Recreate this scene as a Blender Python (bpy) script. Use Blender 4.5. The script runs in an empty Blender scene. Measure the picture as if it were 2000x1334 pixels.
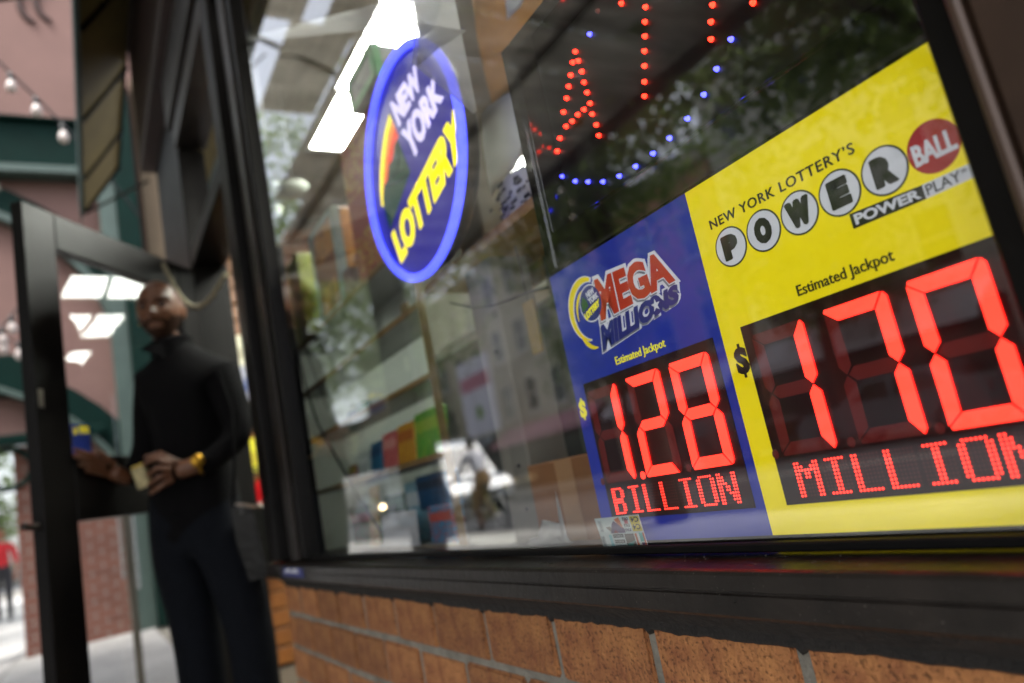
import bpy, bmesh, math, random
from mathutils import Vector, Matrix, noise
R = math.radians
rnd = random.Random(7)
sc = bpy.context.scene
COL = sc.collection

# ------------------------------------------------------------------ camera, sky, sun, exposure
CAM = Vector((0, -.52, .78)); FPX = 1398.0
yaw, pit, rol = R(58.0), R(10.6), R(-11.4)
fw = Vector((-math.sin(yaw)*math.cos(pit), math.cos(yaw)*math.cos(pit), math.sin(pit)))
r0 = Vector((math.cos(yaw), math.sin(yaw), 0)); u0 = r0.cross(fw)
rt = r0*math.cos(rol) + u0*math.sin(rol); up = -r0*math.sin(rol) + u0*math.cos(rol)
# the photograph is rolled: its right-hand side is the lower one
cd = bpy.data.cameras.new('camera'); cam = bpy.data.objects.new('camera', cd); COL.objects.link(cam)
m3 = Matrix((rt, up, -fw)).transposed()
cam.matrix_world = Matrix.Translation(CAM) @ m3.to_4x4()
cd.sensor_width = 36; cd.lens = FPX*36/2000; cd.clip_start = .02; cd.clip_end = 600
cd.dof.use_dof = True; cd.dof.focus_distance = .73; cd.dof.aperture_fstop = 2.8
sc.camera = cam
w = bpy.data.worlds.new('World'); sc.world = w; w.use_nodes = True
nt = w.node_tree; bg = nt.nodes['Background']
sky = nt.nodes.new('ShaderNodeTexSky'); sky.sky_type = 'NISHITA'; sky.sun_disc = False
SUN = Vector((.22, -.42, .88)).normalized()
sky.sun_elevation = math.asin(SUN.z); sky.sun_rotation = math.atan2(SUN.x, SUN.y)
sky.dust_density = 4.0; sky.air_density = 1.0
hs = nt.nodes.new('ShaderNodeHueSaturation'); hs.inputs['Saturation'].default_value = .38
nt.links.new(sky.outputs[0], hs.inputs['Color']); nt.links.new(hs.outputs[0], bg.inputs['Color'])
bg.inputs['Strength'].default_value = .15
sl = bpy.data.lights.new('sun', 'SUN'); so = bpy.data.objects.new('sun', sl); COL.objects.link(so)
sl.energy = 1.4; sl.angle = R(22); sl.color = (1, .97, .92)
so.rotation_euler = SUN.to_track_quat('Z', 'Y').to_euler()
sc.view_settings.view_transform = 'Standard'; sc.view_settings.look = 'None'
sc.view_settings.gamma = 1; sc.view_settings.exposure = 1.68
sc.render.engine = 'CYCLES'
cy = sc.cycles; cy.use_denoising = True; cy.max_bounces = 10; cy.transparent_max_bounces = 16
cy.glossy_bounces = 5; cy.sample_clamp_indirect = 6; cy.caustics_reflective = False; cy.caustics_refractive = False

def ray(u, v):
    return fw + rt*((u-1000)/FPX) - up*((v-667)/FPX)
def atY(u, v, y):
    r = ray(u, v); return CAM + r*((y-CAM.y)/r.y)
def atX(u, v, x):
    r = ray(u, v); return CAM + r*((x-CAM.x)/r.x)
def atD(u, v, d): return CAM + ray(u, v)*d

# ------------------------------------------------------------------ materials
def lin(h):
    h = h.lstrip('#'); out = []
    for i in (0, 2, 4):
        c = int(h[i:i+2], 16)/255; out.append(c/12.92 if c <= .04045 else ((c+.055)/1.055)**2.4)
    return tuple(out)+(1,)
MATS = {}
def mat(name, col, rough=.6, metal=0, var=.0, scale=8, col2=None, bump=0, bscale=60, emit=0, spec=.5, stretch=None, rand=0, rvar=0, emit_col=None, coat=0):
    if name in MATS: return MATS[name]
    m = bpy.data.materials.new(name); m.use_nodes = True; n = m.node_tree.nodes; L = m.node_tree.links
    p = n['Principled BSDF']
    c = lin(col) if isinstance(col, str) else tuple(col)+(1,)*(4-len(col))
    p.inputs['Base Color'].default_value = c; p.inputs['Roughness'].default_value = rough
    p.inputs['Metallic'].default_value = metal; p.inputs['Specular IOR Level'].default_value = spec
    p.inputs['Coat Weight'].default_value = coat
    tc = n.new('ShaderNodeTexCoord'); mp = n.new('ShaderNodeMapping'); L.new(tc.outputs['Object'], mp.inputs[0])
    if stretch: mp.inputs['Scale'].default_value = stretch
    last = None
    if var or col2:
        t = n.new('ShaderNodeTexNoise'); t.inputs['Scale'].default_value = scale; t.inputs['Detail'].default_value = 7; t.inputs['Roughness'].default_value = .65
        L.new(mp.outputs[0], t.inputs['Vector'])
        rp = n.new('ShaderNodeValToRGB'); rp.color_ramp.elements[0].position = .32; rp.color_ramp.elements[1].position = .68
        if col2: a, b = c, (lin(col2) if isinstance(col2, str) else tuple(col2)+(1,))
        else: a, b = tuple(x*(1-var) for x in c[:3])+(1,), tuple(min(1, x*(1+var)) for x in c[:3])+(1,)
        rp.color_ramp.elements[0].color = a; rp.color_ramp.elements[1].color = b
        L.new(t.outputs['Fac'], rp.inputs[0]); last = rp.outputs[0]
        if rvar:
            mr = n.new('ShaderNodeMapRange'); mr.inputs[3].default_value = max(.02, rough-rvar); mr.inputs[4].default_value = min(1, rough+rvar)
            L.new(t.outputs['Fac'], mr.inputs[0]); L.new(mr.outputs[0], p.inputs['Roughness'])
    if rand:
        oi = n.new('ShaderNodeObjectInfo'); h = n.new('ShaderNodeHueSaturation')
        mr = n.new('ShaderNodeMapRange'); mr.inputs[3].default_value = 1-rand; mr.inputs[4].default_value = 1+rand
        L.new(oi.outputs['Random'], mr.inputs[0]); L.new(mr.outputs[0], h.inputs['Value'])
        if last: L.new(last, h.inputs['Color'])
        else: h.inputs['Color'].default_value = c
        last = h.outputs[0]
    if last: L.new(last, p.inputs['Base Color'])
    if bump:
        t2 = n.new('ShaderNodeTexNoise'); t2.inputs['Scale'].default_value = bscale; t2.inputs['Detail'].default_value = 5
        L.new(mp.outputs[0], t2.inputs['Vector'])
        bp = n.new('ShaderNodeBump'); bp.inputs['Strength'].default_value = bump; bp.inputs['Distance'].default_value = .01
        L.new(t2.outputs['Fac'], bp.inputs['Height']); L.new(bp.outputs[0], p.inputs['Normal'])
    if emit:
        p.inputs['Emission Strength'].default_value = emit*.5
        if emit_col is None and last: L.new(last, p.inputs['Emission Color'])
        else: p.inputs['Emission Color'].default_value = lin(emit_col) if emit_col else c
    MATS[name] = m; return m
def glass(name, k=2.0, ior=1.55, tint=(1, 1, 1), base=0):
    m = bpy.data.materials.new(name); m.use_nodes = True; n = m.node_tree.nodes; L = m.node_tree.links
    n.remove(n['Principled BSDF']); out = n['Material Output']
    tr = n.new('ShaderNodeBsdfTransparent'); tr.inputs[0].default_value = tuple(tint)+(1,)
    gl = n.new('ShaderNodeBsdfGlossy'); gl.inputs['Roughness'].default_value = 0
    fr = n.new('ShaderNodeFresnel'); fr.inputs[0].default_value = ior
    mu = n.new('ShaderNodeMath'); mu.operation = 'MULTIPLY_ADD'; mu.inputs[1].default_value = k; mu.inputs[2].default_value = base; mu.use_clamp = True
    ge = n.new('ShaderNodeNewGeometry'); iv = n.new('ShaderNodeMath'); iv.operation = 'SUBTRACT'; iv.inputs[0].default_value = 1
    m2 = n.new('ShaderNodeMath'); m2.operation = 'MULTIPLY'; mx = n.new('ShaderNodeMixShader')
    L.new(fr.outputs[0], mu.inputs[0]); L.new(ge.outputs['Backfacing'], iv.inputs[1])
    L.new(mu.outputs[0], m2.inputs[0]); L.new(iv.outputs[0], m2.inputs[1]); L.new(m2.outputs[0], mx.inputs[0])
    L.new(tr.outputs[0], mx.inputs[1]); L.new(gl.outputs[0], mx.inputs[2]); L.new(mx.outputs[0], out.inputs['Surface'])
    return m
def print_mat(name, cells, scale, cols, rough=.5, emit=0):
    """printed packaging: patches of flat ink"""
    m = bpy.data.materials.new(name); m.use_nodes = True; n = m.node_tree.nodes; L = m.node_tree.links; p = n['Principled BSDF']
    p.inputs['Roughness'].default_value = rough
    tc = n.new('ShaderNodeTexCoord'); mp = n.new('ShaderNodeMapping'); mp.inputs['Scale'].default_value = scale; L.new(tc.outputs['Object'], mp.inputs[0])
    t = n.new('ShaderNodeTexNoise'); t.inputs['Scale'].default_value = cells; t.inputs['Detail'].default_value = 3; t.inputs['Distortion'].default_value = .8
    L.new(mp.outputs[0], t.inputs['Vector'])
    rp = n.new('ShaderNodeValToRGB'); rp.color_ramp.interpolation = 'CONSTANT'
    N = len(cols)
    while len(rp.color_ramp.elements) < N: rp.color_ramp.elements.new(.5)
    for i, c in enumerate(cols):
        rp.color_ramp.elements[i].position = 0 if i == 0 else .36+.28*i/N; rp.color_ramp.elements[i].color = lin(c)
    L.new(t.outputs['Fac'], rp.inputs[0]); L.new(rp.outputs[0], p.inputs['Base Color'])
    return m

# ------------------------------------------------------------------ mesh helpers
class B:
    def __init__(s): s.v = []; s.f = []; s.mi = []; s.sm = []
    def add(s, vs, fs, mi=0, smooth=False):
        o = len(s.v); s.v += [tuple(v) for v in vs]
        for f in fs: s.f.append(tuple(i+o for i in f)); s.mi.append(mi); s.sm.append(smooth)
        return s
    def box(s, a, b, mi=0, M=None):
        x0, y0, z0 = a; x1, y1, z1 = b
        vs = [Vector(p) for p in ((x0,y0,z0),(x1,y0,z0),(x1,y1,z0),(x0,y1,z0),(x0,y0,z1),(x1,y0,z1),(x1,y1,z1),(x0,y1,z1))]
        if M: vs = [M @ v for v in vs]
        return s.add(vs, [(0,3,2,1),(4,5,6,7),(0,1,5,4),(1,2,6,5),(2,3,7,6),(3,0,4,7)], mi)
    def bbox(s, a, b, w=.004, mi=0, M=None):
        """bevelled box"""
        bm = bmesh.new(); bmesh.ops.create_cube(bm, size=1)
        c = [(a[i]+b[i])/2 for i in range(3)]; d = [b[i]-a[i] for i in range(3)]
        for v in bm.verts: v.co = Vector((c[0]+v.co.x*d[0], c[1]+v.co.y*d[1], c[2]+v.co.z*d[2]))
        bmesh.ops.bevel(bm, geom=list(bm.edges), offset=w, segments=1, affect='EDGES')
        return s.bm(bm, mi, M)
    def bm(s, bm, mi=0, M=None, smooth=False):
        bm.verts.index_update()
        s.add([(M @ v.co) if M else v.co.copy() for v in bm.verts], [[v.index for v in f.verts] for f in bm.faces], mi, smooth); bm.free(); return s
    def prism(s, pts, y0, y1, mi=0, ax='y'):
        """polygon in (x, z) with thickness along y"""
        n = len(pts)
        area = sum(pts[i][0]*pts[(i+1) % n][1]-pts[(i+1) % n][0]*pts[i][1] for i in range(n))
        if area < 0: pts = pts[::-1]
        def P(p, y):
            return (p[0], y, p[1]) if ax == 'y' else ((y, p[0], p[1]) if ax == 'x' else (p[0], p[1], y))
        vs = [P(p, y0) for p in pts]+[P(p, y1) for p in pts]
        fs = [tuple(range(n)), tuple(range(2*n-1, n-1, -1))]+[(i, n+i, n+(i+1) % n, (i+1) % n) for i in range(n)]
        return s.add(vs, fs, mi)
    def tube(s, pts, rad, seg=8, mi=0, smooth=True, cap=True):
        pts = [Vector(p) for p in pts]; n = len(pts)
        if not isinstance(rad, (list, tuple)): rad = [rad]*n
        t0 = (pts[1]-pts[0]).normalized(); a = t0.orthogonal().normalized(); rings = []
        for i, p in enumerate(pts):
            t = (pts[min(i+1, n-1)]-pts[max(i-1, 0)]).normalized()
            a = (a - t*a.dot(t)).normalized(); b = t.cross(a)
            rings.append([p+(a*math.cos(2*math.pi*k/seg)+b*math.sin(2*math.pi*k/seg))*rad[i] for k in range(seg)])
        vs = [v for r_ in rings for v in r_]; fs = []
        for i in range(n-1):
            for k in range(seg): fs.append((i*seg+k, i*seg+(k+1) % seg, (i+1)*seg+(k+1) % seg, (i+1)*seg+k))
        s.add(vs, fs, mi, smooth)
        if cap: s.add(rings[0][::-1], [tuple(range(seg))], mi); s.add(rings[-1], [tuple(range(seg))], mi)
        return s
    def lathe(s, prof, c, axis='z', seg=16, mi=0, smooth=True):
        vs = []; fs = []; n = len(prof)
        for k in range(seg):
            a = 2*math.pi*k/seg
            for (r_, h) in prof:
                p = (r_*math.cos(a), r_*math.sin(a), h)
                if axis == 'y': p = (p[0], p[2], p[1])
                if axis == 'x': p = (p[2], p[0], p[1])
                vs.append((c[0]+p[0], c[1]+p[1], c[2]+p[2]))
        for k in range(seg):
            for i in range(n-1):
                q = (k*n+i, ((k+1) % seg)*n+i, ((k+1) % seg)*n+i+1, k*n+i+1)
                fs.append(q if axis != 'y' else q[::-1])
        return s.add(vs, fs, mi, smooth)
    def ball(s, c, r_, mi=0, sub=2, sc_=(1, 1, 1)):
        bm = bmesh.new(); bmesh.ops.create_icosphere(bm, subdivisions=sub, radius=1)
        for v in bm.verts: v.co = Vector((c[0]+v.co.x*r_*sc_[0], c[1]+v.co.y*r_*sc_[1], c[2]+v.co.z*r_*sc_[2]))
        return s.bm(bm, mi, smooth=True)
    def build(s, name, mats, parent=None, loc=None):
        if not isinstance(mats, (list, tuple)): mats = [mats]
        o = Vector(ORG[parent.name]) if parent else (Vector(loc) if loc else Vector((0, 0, 0)))
        me = bpy.data.meshes.new(name); me.from_pydata([tuple(Vector(v)-o) for v in s.v], [], s.f); me.update()
        for m in mats: me.materials.append(m)
        me.polygons.foreach_set('material_index', s.mi); me.polygons.foreach_set('use_smooth', s.sm); me.update()
        ob = bpy.data.objects.new(name, me); COL.objects.link(ob)
        if parent: ob.parent = parent
        else: ob.location = o
        ORG[ob.name] = tuple(o); return ob
ORG = {}
def tag(o, label, cat, group=None):
    o['label'] = label; o['category'] = cat
    if group: o['group'] = group
    return o
def thing(name, label, cat, loc=(0, 0, 0), group=None):
    o = bpy.data.objects.new(name, None); COL.objects.link(o); o.location = loc; o.empty_display_size = .1
    ORG[o.name] = tuple(loc); return tag(o, label, cat, group)
def struct(o): o['kind'] = 'structure'; return o
def share(src, name, parent, off=(0, 0, 0), rot=None, scale=None):
    """another object that shares src's mesh"""
    o = bpy.data.objects.new(name, src.data); COL.objects.link(o); o.parent = parent; o.location = off
    if rot: o.rotation_euler = rot
    if scale: o.scale = scale
    ORG[o.name] = ORG[parent.name] if parent else tuple(off)
    return o
def copy_tree(o, parent=None):
    c = o.copy(); COL.objects.link(c); c.parent = parent
    for ch in list(o.children): copy_tree(ch, c)
    return c

# lettering: text turned into a mesh, its box mapped onto the four corners (x, z) of a quad that faces the street
def text_mesh(s, offset=0, spacing=1.0):
    cu = bpy.data.curves.new('t', 'FONT'); cu.body = s; cu.size = 1; cu.offset = offset; cu.space_character = spacing; cu.resolution_u = 3
    ob = bpy.data.objects.new('t', cu); COL.objects.link(ob)
    dg = bpy.context.evaluated_depsgraph_get(); dg.update(); ev = ob.evaluated_get(dg); me = ev.to_mesh()
    vs = [v.co.copy() for v in me.vertices]; fs = [tuple(p.vertices) for p in me.polygons]
    ev.to_mesh_clear(); bpy.data.objects.remove(ob); bpy.data.curves.remove(cu)
    return vs, fs
def bounds(vs):
    xs = [v.x for v in vs]; ys = [v.y for v in vs]; return min(xs), max(xs), min(ys), max(ys)
def lettering(name, s, quad, y, m, parent, offset=0, spacing=1.0, thick=.0006, base=None, shift=(0, 0), b=None, F=None, fat=0):
    """quad: bottom-left, bottom-right, top-left, top-right as (x, z)"""
    vs, fs = text_mesh(s, offset, spacing)
    bb = bounds(vs) if base is None else bounds(text_mesh(s, base, spacing)[0])
    q = [Vector((p[0], p[1])) for p in quad]; out = []
    for v in vs:
        a = (v.x-bb[0])/(bb[1]-bb[0]); t = (v.y-bb[2])/(bb[3]-bb[2])
        p = q[0]*(1-a)*(1-t)+q[1]*a*(1-t)+q[2]*(1-a)*t+q[3]*a*t
        out.append((p.x+shift[0], p.y+shift[1]))
    b = b or B(); F = F or (lambda x, z, d: (x, y-d, z))
    n = len(out)
    ec = {}
    for f in fs:
        for i in range(len(f)):
            e = (f[i], f[(i+1) % len(f)]); ec[e] = 1
    side = [(i, j) for (i, j) in ec if (j, i) not in ec]
    W_ = (q[1]-q[0]).length
    for k, (fx, fz) in enumerate(((0, 0), (1, .0), (-1, .0), (0, .7), (0, -.7)) if fat else ((0, 0),)):
        sx, sz = fx*fat*W_/len(s), fz*fat*W_/len(s); th = thick+.00004*k
        b.add([F(p[0]+sx, p[1]+sz, th) for p in out]+[F(p[0]+sx, p[1]+sz, 0) for p in out], [f for f in fs]+[(j, i, i+n, j+n) for i, j in side])
    return b.build(name, m, parent) if name else b
def rect(x0, z0, x1, z1): return [(x0, z0), (x1, z0), (x0, z1), (x1, z1)]
def disc(b, cx, cz, rx, rz, y0, y1, seg=40, mi=0, rot=0):
    pts = []
    for k in range(seg):
        a = 2*math.pi*k/seg; px, pz = rx*math.cos(a), rz*math.sin(a)
        pts.append((cx+px*math.cos(rot)-pz*math.sin(rot), cz+px*math.sin(rot)+pz*math.cos(rot)))
    return b.prism(pts, y0, y1, mi)
# ================================================================== THE SETTING
M_conc = mat('pavement concrete', '#a9a7a3', .75, var=.22, scale=1.3, bump=.15, bscale=90, rand=.07, stretch=(1, 2.5, 1))
M_asph = mat('asphalt', (.055, .056, .06), .8, var=.3, scale=3, bump=.3, bscale=200)
M_kerb = mat('kerb stone', '#8d8a84', .8, var=.2, scale=4)
M_bronze = mat('dark bronze metal', '#2a2420', .36, metal=.55, var=.35, scale=9, bump=.05, bscale=40, rvar=.14)
M_black = mat('black painted metal', '#0d0b0a', .42, metal=.0, var=.3, scale=7, rvar=.12, spec=.13)
M_brown = mat('brown painted metal', '#3a2a20', .5, var=.35, scale=5, rvar=.1, spec=.3)
M_mortar = mat('grey mortar', '#7d796f', .95, var=.35, scale=18, bump=.5, bscale=160)
M_glass = glass('window glass', 1.6, 1.55, base=.115)
M_dglass = glass('door glass', 1.9, 1.55)

b = B(); b.box((-90, -60, -.30), (30, -16.8, -.12)); b.box((-90, -16.8, -.32), (30, 14, -.19))
struct(b.build('ground', mat('bare ground', '#6b675f', .9, var=.2, scale=.5)))
b = B(); b.box((-90, -16.5, -.18), (30, -5.05, -.125)); struct(b.build('road', M_asph))
b = B()
for i in range(9): b.box((-88+i*11, -10.56, -.124), (-83+i*11, -10.42, -.121))
struct(b.build('lane_marking', mat('road paint', '#c9c6bd', .7, var=.2, scale=6)))
b = B(); b.box((-60, -5.05, -.16), (20, -4.90, -.005)); struct(b.build('kerb', M_kerb))
b = B(); b.box((-60, -16.7, -.16), (20, -16.5, -.005)); struct(b.build('far_kerb', M_kerb))
b = B(); b.box((-60, -20.2, -.16), (20, -16.7, 0)); struct(b.build('far_sidewalk', mat('far pavement', '#9a978f', .8, var=.2, scale=1)))
b = B(); b.box((-60, -4.9, -.16), (3, 6.5, -.03)); side = struct(b.build('sidewalk', M_mortar))
slab0 = None
for i in range(-26, 2):
    for j in range(4):
        if slab0 is None:
            b = B(); b.bbox((0, 0, -.05), (1.49, 1.21, 0), .006); slab0 = b.build('paving_slab', M_conc, side); o = slab0
        else: o = share(slab0, 'paving_slab', side)
        o.location = (i*1.5+.2, -4.89+j*1.222, rnd.uniform(-.003, .002))

# ------------------------------------------------------------------ brick parapet below the window
BR0, BR1 = -2.48, .62
wall = thing('brick_wall', 'low orange brown brick wall with grey mortar under the window sill', 'wall', (-1, .1, 0))
b = B(); b.box((BR0+.005, .0042, 0), (BR1, .30, .60)); b.build('mortar_bed', M_mortar, wall)
M_brick = mat('orange brown brick', '#804c30', .9, col2='#b07847', scale=22, bump=.7, bscale=130, rand=.22)
nb = M_brick.node_tree; vt = nb.nodes.new('ShaderNodeTexVoronoi'); vt.inputs['Scale'].default_value = 190
nz = nb.nodes.new('ShaderNodeTexNoise'); nz.inputs['Scale'].default_value = 260; nz.inputs['Detail'].default_value = 3
rp = nb.nodes.new('ShaderNodeValToRGB'); rp.color_ramp.elements[0].position = .33; rp.color_ramp.elements[0].color = (.12, .09, .07, 1); rp.color_ramp.elements[1].position = .46; rp.color_ramp.elements[1].color = (1, 1, 1, 1)
mx = nb.nodes.new('ShaderNodeMix'); mx.data_type = 'RGBA'; mx.blend_type = 'MULTIPLY'; mx.inputs[0].default_value = .65
tcn = [q for q in nb.nodes if q.type == 'TEX_COORD'][0]; nb.links.new(tcn.outputs['Object'], nz.inputs['Vector']); nb.links.new(nz.outputs['Fac'], rp.inputs[0])
prev = nb.nodes['Principled BSDF'].inputs['Base Color'].links[0].from_socket
nb.links.new(prev, mx.inputs[6]); nb.links.new(rp.outputs[0], mx.inputs[7]); nb.links.new(mx.outputs[2], nb.nodes['Principled BSDF'].inputs['Base Color'])
def brick_mesh(L, H, seed):
    r_ = random.Random(seed); bm = bmesh.new(); nx, nz_ = max(3, int(L/.016)), 6
    bmesh.ops.create_cube(bm, size=1)
    for v in bm.verts: v.co = Vector((v.co.x*L, v.co.y*.09, v.co.z*H))
    bmesh.ops.bevel(bm, geom=list(bm.edges), offset=.0035, segments=2, affect='EDGES')
    for v in bm.verts: v.co += Vector((r_.uniform(-1, 1), r_.uniform(-1, 1), r_.uniform(-1, 1)))*.0007
    bb = B(); bb.bm(bm); return bb
proto = {}
PIT = .2034; ORIGX = -.8755
for row in range(6):
    z1 = .597-row*.0995; z0 = z1-.0875
    off = 0 if row % 2 == 0 else PIT/2
    k = -9
    while True:
        x0 = ORIGX+k*PIT+off+.0062; x1 = x0+PIT-.0124; k += 1
        if x0 > BR1: break
        if x1 < BR0+.02: continue
        x0 = max(x0, BR0)
        L = round(x1-x0, 3); key = (L, rnd.randrange(3))
        if key not in proto:
            proto[key] = brick_mesh(L, .0875, hash(key) % 999).build('brick', M_brick, wall); o = proto[key]
            o.data.transform(Matrix.Translation(Vector(ORG[wall.name])))
        else: o = share(proto[key], 'brick', wall)
        o.location = Vector(((x0+x1)/2, .045+rnd.uniform(-.0015, .0015), (z0+z1)/2))-Vector(ORG[wall.name])
        o.rotation_euler = (rnd.uniform(-.006, .006), rnd.uniform(-.004, .004), rnd.uniform(-.006, .006))
        o.scale = (1, 1, 1)

# ------------------------------------------------------------------ the shop window
win = thing('shop_window', 'large shop window in dark bronze frame above the brick wall', 'window', (-1.2, 0, .6))
# sill profile (y, z), run along x
M_sill = mat('dark bronze sill', '#241f1c', .33, metal=.45, var=.5, scale=14, bump=.12, bscale=70, rvar=.16)
nb = M_sill.node_tree   # dust specks
nz = nb.nodes.new('ShaderNodeTexNoise'); nz.inputs['Scale'].default_value = 420; nz.inputs['Detail'].default_value = 2
rp = nb.nodes.new('ShaderNodeValToRGB'); rp.color_ramp.elements[0].position = .70; rp.color_ramp.elements[0].color = (0, 0, 0, 1); rp.color_ramp.elements[1].position = .76; rp.color_ramp.elements[1].color = (1, 1, 1, 1)
mx = nb.nodes.new('ShaderNodeMix'); mx.data_type = 'RGBA'
tcn = [q for q in nb.nodes if q.type == 'TEX_COORD'][0]; nb.links.new(tcn.outputs['Object'], nz.inputs['Vector']); nb.links.new(nz.outputs['Fac'], rp.inputs[0]); nb.links.new(rp.outputs[0], mx.inputs[0])
pb = nb.nodes['Principled BSDF']; prev = pb.inputs['Base Color'].links[0].from_socket
nb.links.new(prev, mx.inputs[6]); mx.inputs[7].default_value = (.25, .22, .2, 1); nb.links.new(mx.outputs[2], pb.inputs['Base Color'])
def run(b, prof, x0, x1):
    n = len(prof); b.add([(x0, p[0], p[1]) for p in prof]+[(x1, p[0], p[1]) for p in prof],
        [(i, (i+1) % n, n+(i+1) % n, n+i) for i in range(n)]+[tuple(range(n-1, -1, -1)), tuple(range(n, 2*n))])
b = B(); run(b, [(.10, .6715), (-.044, .6660), (-.0478, .6645), (-.0500, .6615), (-.0500, .6480), (-.0480, .6468), (-.0480, .6456), (-.0500, .6444), (-.0505, .6275), (-.0475, .6245), (.02, .6245), (.10, .6245)][::-1], -2.47, .62)
b.build('sill', M_sill, win)
b = B(); run(b, [(.10, .6240), (-.030, .6240), (-.022, .615), (-.006, .600), (-.0035, .592), (.006, .588), (.10, .588)][::-1], -2.46, .62)
sealm = mat('dark weathered sealant', '#1f1c1a', .9, var=.4, scale=40, bump=.8, bscale=90)
so_ = b.build('sealant', sealm, win)
# ragged lower lip of the sealant, squeezed over the brick tops
b = B(); xs = [-2.45+.006*i for i in range(510)]
lo = []
for x in xs:
    z = .5885+.004*noise.noise((x*14, 0, 3))+.0022*noise.noise((x*70, 1, 0))
    lo.append(z-(.006 if abs(((x-ORIGX) % PIT)-PIT*.0) < .006 else 0))
vs = []
for x, z in zip(xs, lo): vs += [(x, -.0040, .600), (x, -.0048, z+.003), (x, -.0022, z), (x, .004, z)]
fs = []
for i in range(len(xs)-1):
    for k in range(3): fs.append((i*4+k, i*4+k+1, i*4+4+k+1, i*4+4+k))
b.add(vs, fs, 0, True); b.build('sealant_lip', sealm, win)
# posts
b = B(); b.bbox((-2.43, -.045, .672), (-2.30, .10, 2.62), .004); b.bbox((-2.297, -.012, .672), (-2.105, .034, 2.62), .004); b.build('end_post', M_black, win)
b = B(); b.bbox((-2.25, -.020, .672), (-2.16, -.0125, 2.62), .002); b.build('post_cover_strip', M_bronze, win)
b = B(); b.bbox((-.208, -.031, .672), (-.1885, .09, 2.62), .002); b.build('mullion', M_black, win)
b = B(); b.bbox((-.188, -.040, .672), (-.180, .09, 2.62), .0025); b.build('mullion_edge_strip', mat('worn bronze edge', '#4a3a30', .4, metal=.3, var=.2), win)  # edge highlight put in as a paler bronze strip
b = B(); b.bbox((-.1795, -.036, .672), (.62, .09, 2.62), .004); b.build('brown_side_panel', M_brown, win)
b = B(); b.bbox((-2.43, -.04, 2.623), (.62, .12, 2.74), .004); b.build('head', M_black, win)
b = B(); b.box((-2.104, .010, .672), (-.209, .016, 2.62)); b.build('glass_pane', M_glass, win)
b = B(); b.bbox((-2.104, -.002, .6705), (-.209, .0095, .6790), .0015); b.build('glazing_bead', mat('black glazing bead', '#0b0a0a', .6, spec=.15, var=.3, scale=30), win)
# drops and grit lying along the sill
b = B()
for i in range(150):
    x = rnd.uniform(-1.15, -.3); y = rnd.uniform(-.043, .004) if i % 3 else rnd.uniform(.0, .006); z = .666+(y+.044)*.0382
    r_ = rnd.uniform(.0003, .0011); b.ball((x, y, z), r_, 0, 1, (1.3, 1, .5))
o = b.build('grit', mat('sill grit', '#57504a', .35, var=.4, scale=300), win); o['kind'] = 'stuff'
# blue sticker on the sill end
b = B(); b.box((-2.23, -.0518, .634), (-1.99, -.0508, .659)); stk = b.build('sill_sticker', mat('blue sticker', '#10206b', .4), loc=(-2.1, -.05, .645))
tag(stk, 'small blue sticker with white print on the far end of the sill', 'sticker')
b = B()
for i in range(7): b.box((-2.21+.026*i, -.0524, .645), (-2.193+.026*i, -.0519, .651+.004*(i % 3)))
b.build('white_print', mat('white ink', '#d8d8dc', .5), stk)

# ------------------------------------------------------------------ the shop itself
shop = thing('shop_building', 'dark shopfront building holding the doorway, header and upper wall', 'building', (-2, .3, 0))
b = B(); b.bbox((-4.42, -.02, .02), (-3.47, .14, 3.0), .005); b.build('front_panel', M_black, shop)
b = B(); b.bbox((-3.47, -.03, .0), (-3.425, .12, 2.62), .003); b.build('far_jamb', M_black, shop)
b = B(); b.bbox((-3.424, -.025, 2.02), (-2.432, .12, 2.10), .003); b.build('door_header', M_black, shop)
b = B(); b.box((-3.42, .03, 2.105), (-2.435, .036, 2.615)); b.build('transom_pane', M_dglass, shop)
b = B(); b.bbox((-3.424, -.04, 2.623), (-2.432, .12, 2.74), .003); b.build('transom_head', M_bronze, shop)
b = B(); b.box((-4.45, -.10, 3.0), (.62, .2, 4.2)); b.build('fascia', mat('dark red brown fascia', '#2c1c19', .6, var=.3, scale=3), shop)
b = B(); b.box((-3.47, -.06, 2.742), (.62, .2, 2.998)); b.build('fascia_lower_band', M_bronze, shop)
b = B(); b.box((-4.45, .0, 4.2), (.62, .3, 9)); b.build('upper_wall', mat('upper brick', '#6d4432', .9, var=.2, scale=8), shop)
b = B(); b.box((-4.45, .30, 2.80), (.62, 6.4, 3.0)); b.build('roof_slab', M_kerb, shop)
b = B(); b.bbox((-3.42, -.05, -.0), (-2.44, .3, .035), .004); b.build('threshold', M_bronze, shop)
b = B(); b.box((.62, -.03, 0), (2.5, .3, 3.0)); b.build('neighbouring_front', M_brown, shop)
# inside
M_ceil = mat('stained grey ceiling', '#6d6962', .8, col2='#a3a198', scale=3.2, stretch=(.55, 3.2, 1), bump=.5, bscale=9)  # streaks of two greys, stretched along x
b = B(); b.box((-4.42, .14, 2.70), (.62, 6.4, 2.79)); struct(b.build('ceiling', M_ceil))
b = B(); b.box((-4.42, .14, -.02), (.62, 6.4, .012)); struct(b.build('shop_floor', mat('shop floor tile', '#5a5248', .5, var=.2, scale=3)))
b = B(); b.box((-4.42, 6.3, 0), (.62, 6.4, 2.7)); struct(b.build('back_wall', mat('back wall paint', '#8a857a', .8, var=.1, scale=2)))
b = B(); b.box((.55, .14, 0), (.62, 6.3, 2.7)); struct(b.build('right_wall', mat('side wall paint', '#7d776c', .8, var=.1, scale=2)))
b = B(); b.box((-4.6, .14, 0), (-4.455, 6.4, 3.0)); struct(b.build('left_wall', mat('left wall paint', '#55544c', .8, var=.1, scale=2)))
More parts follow.
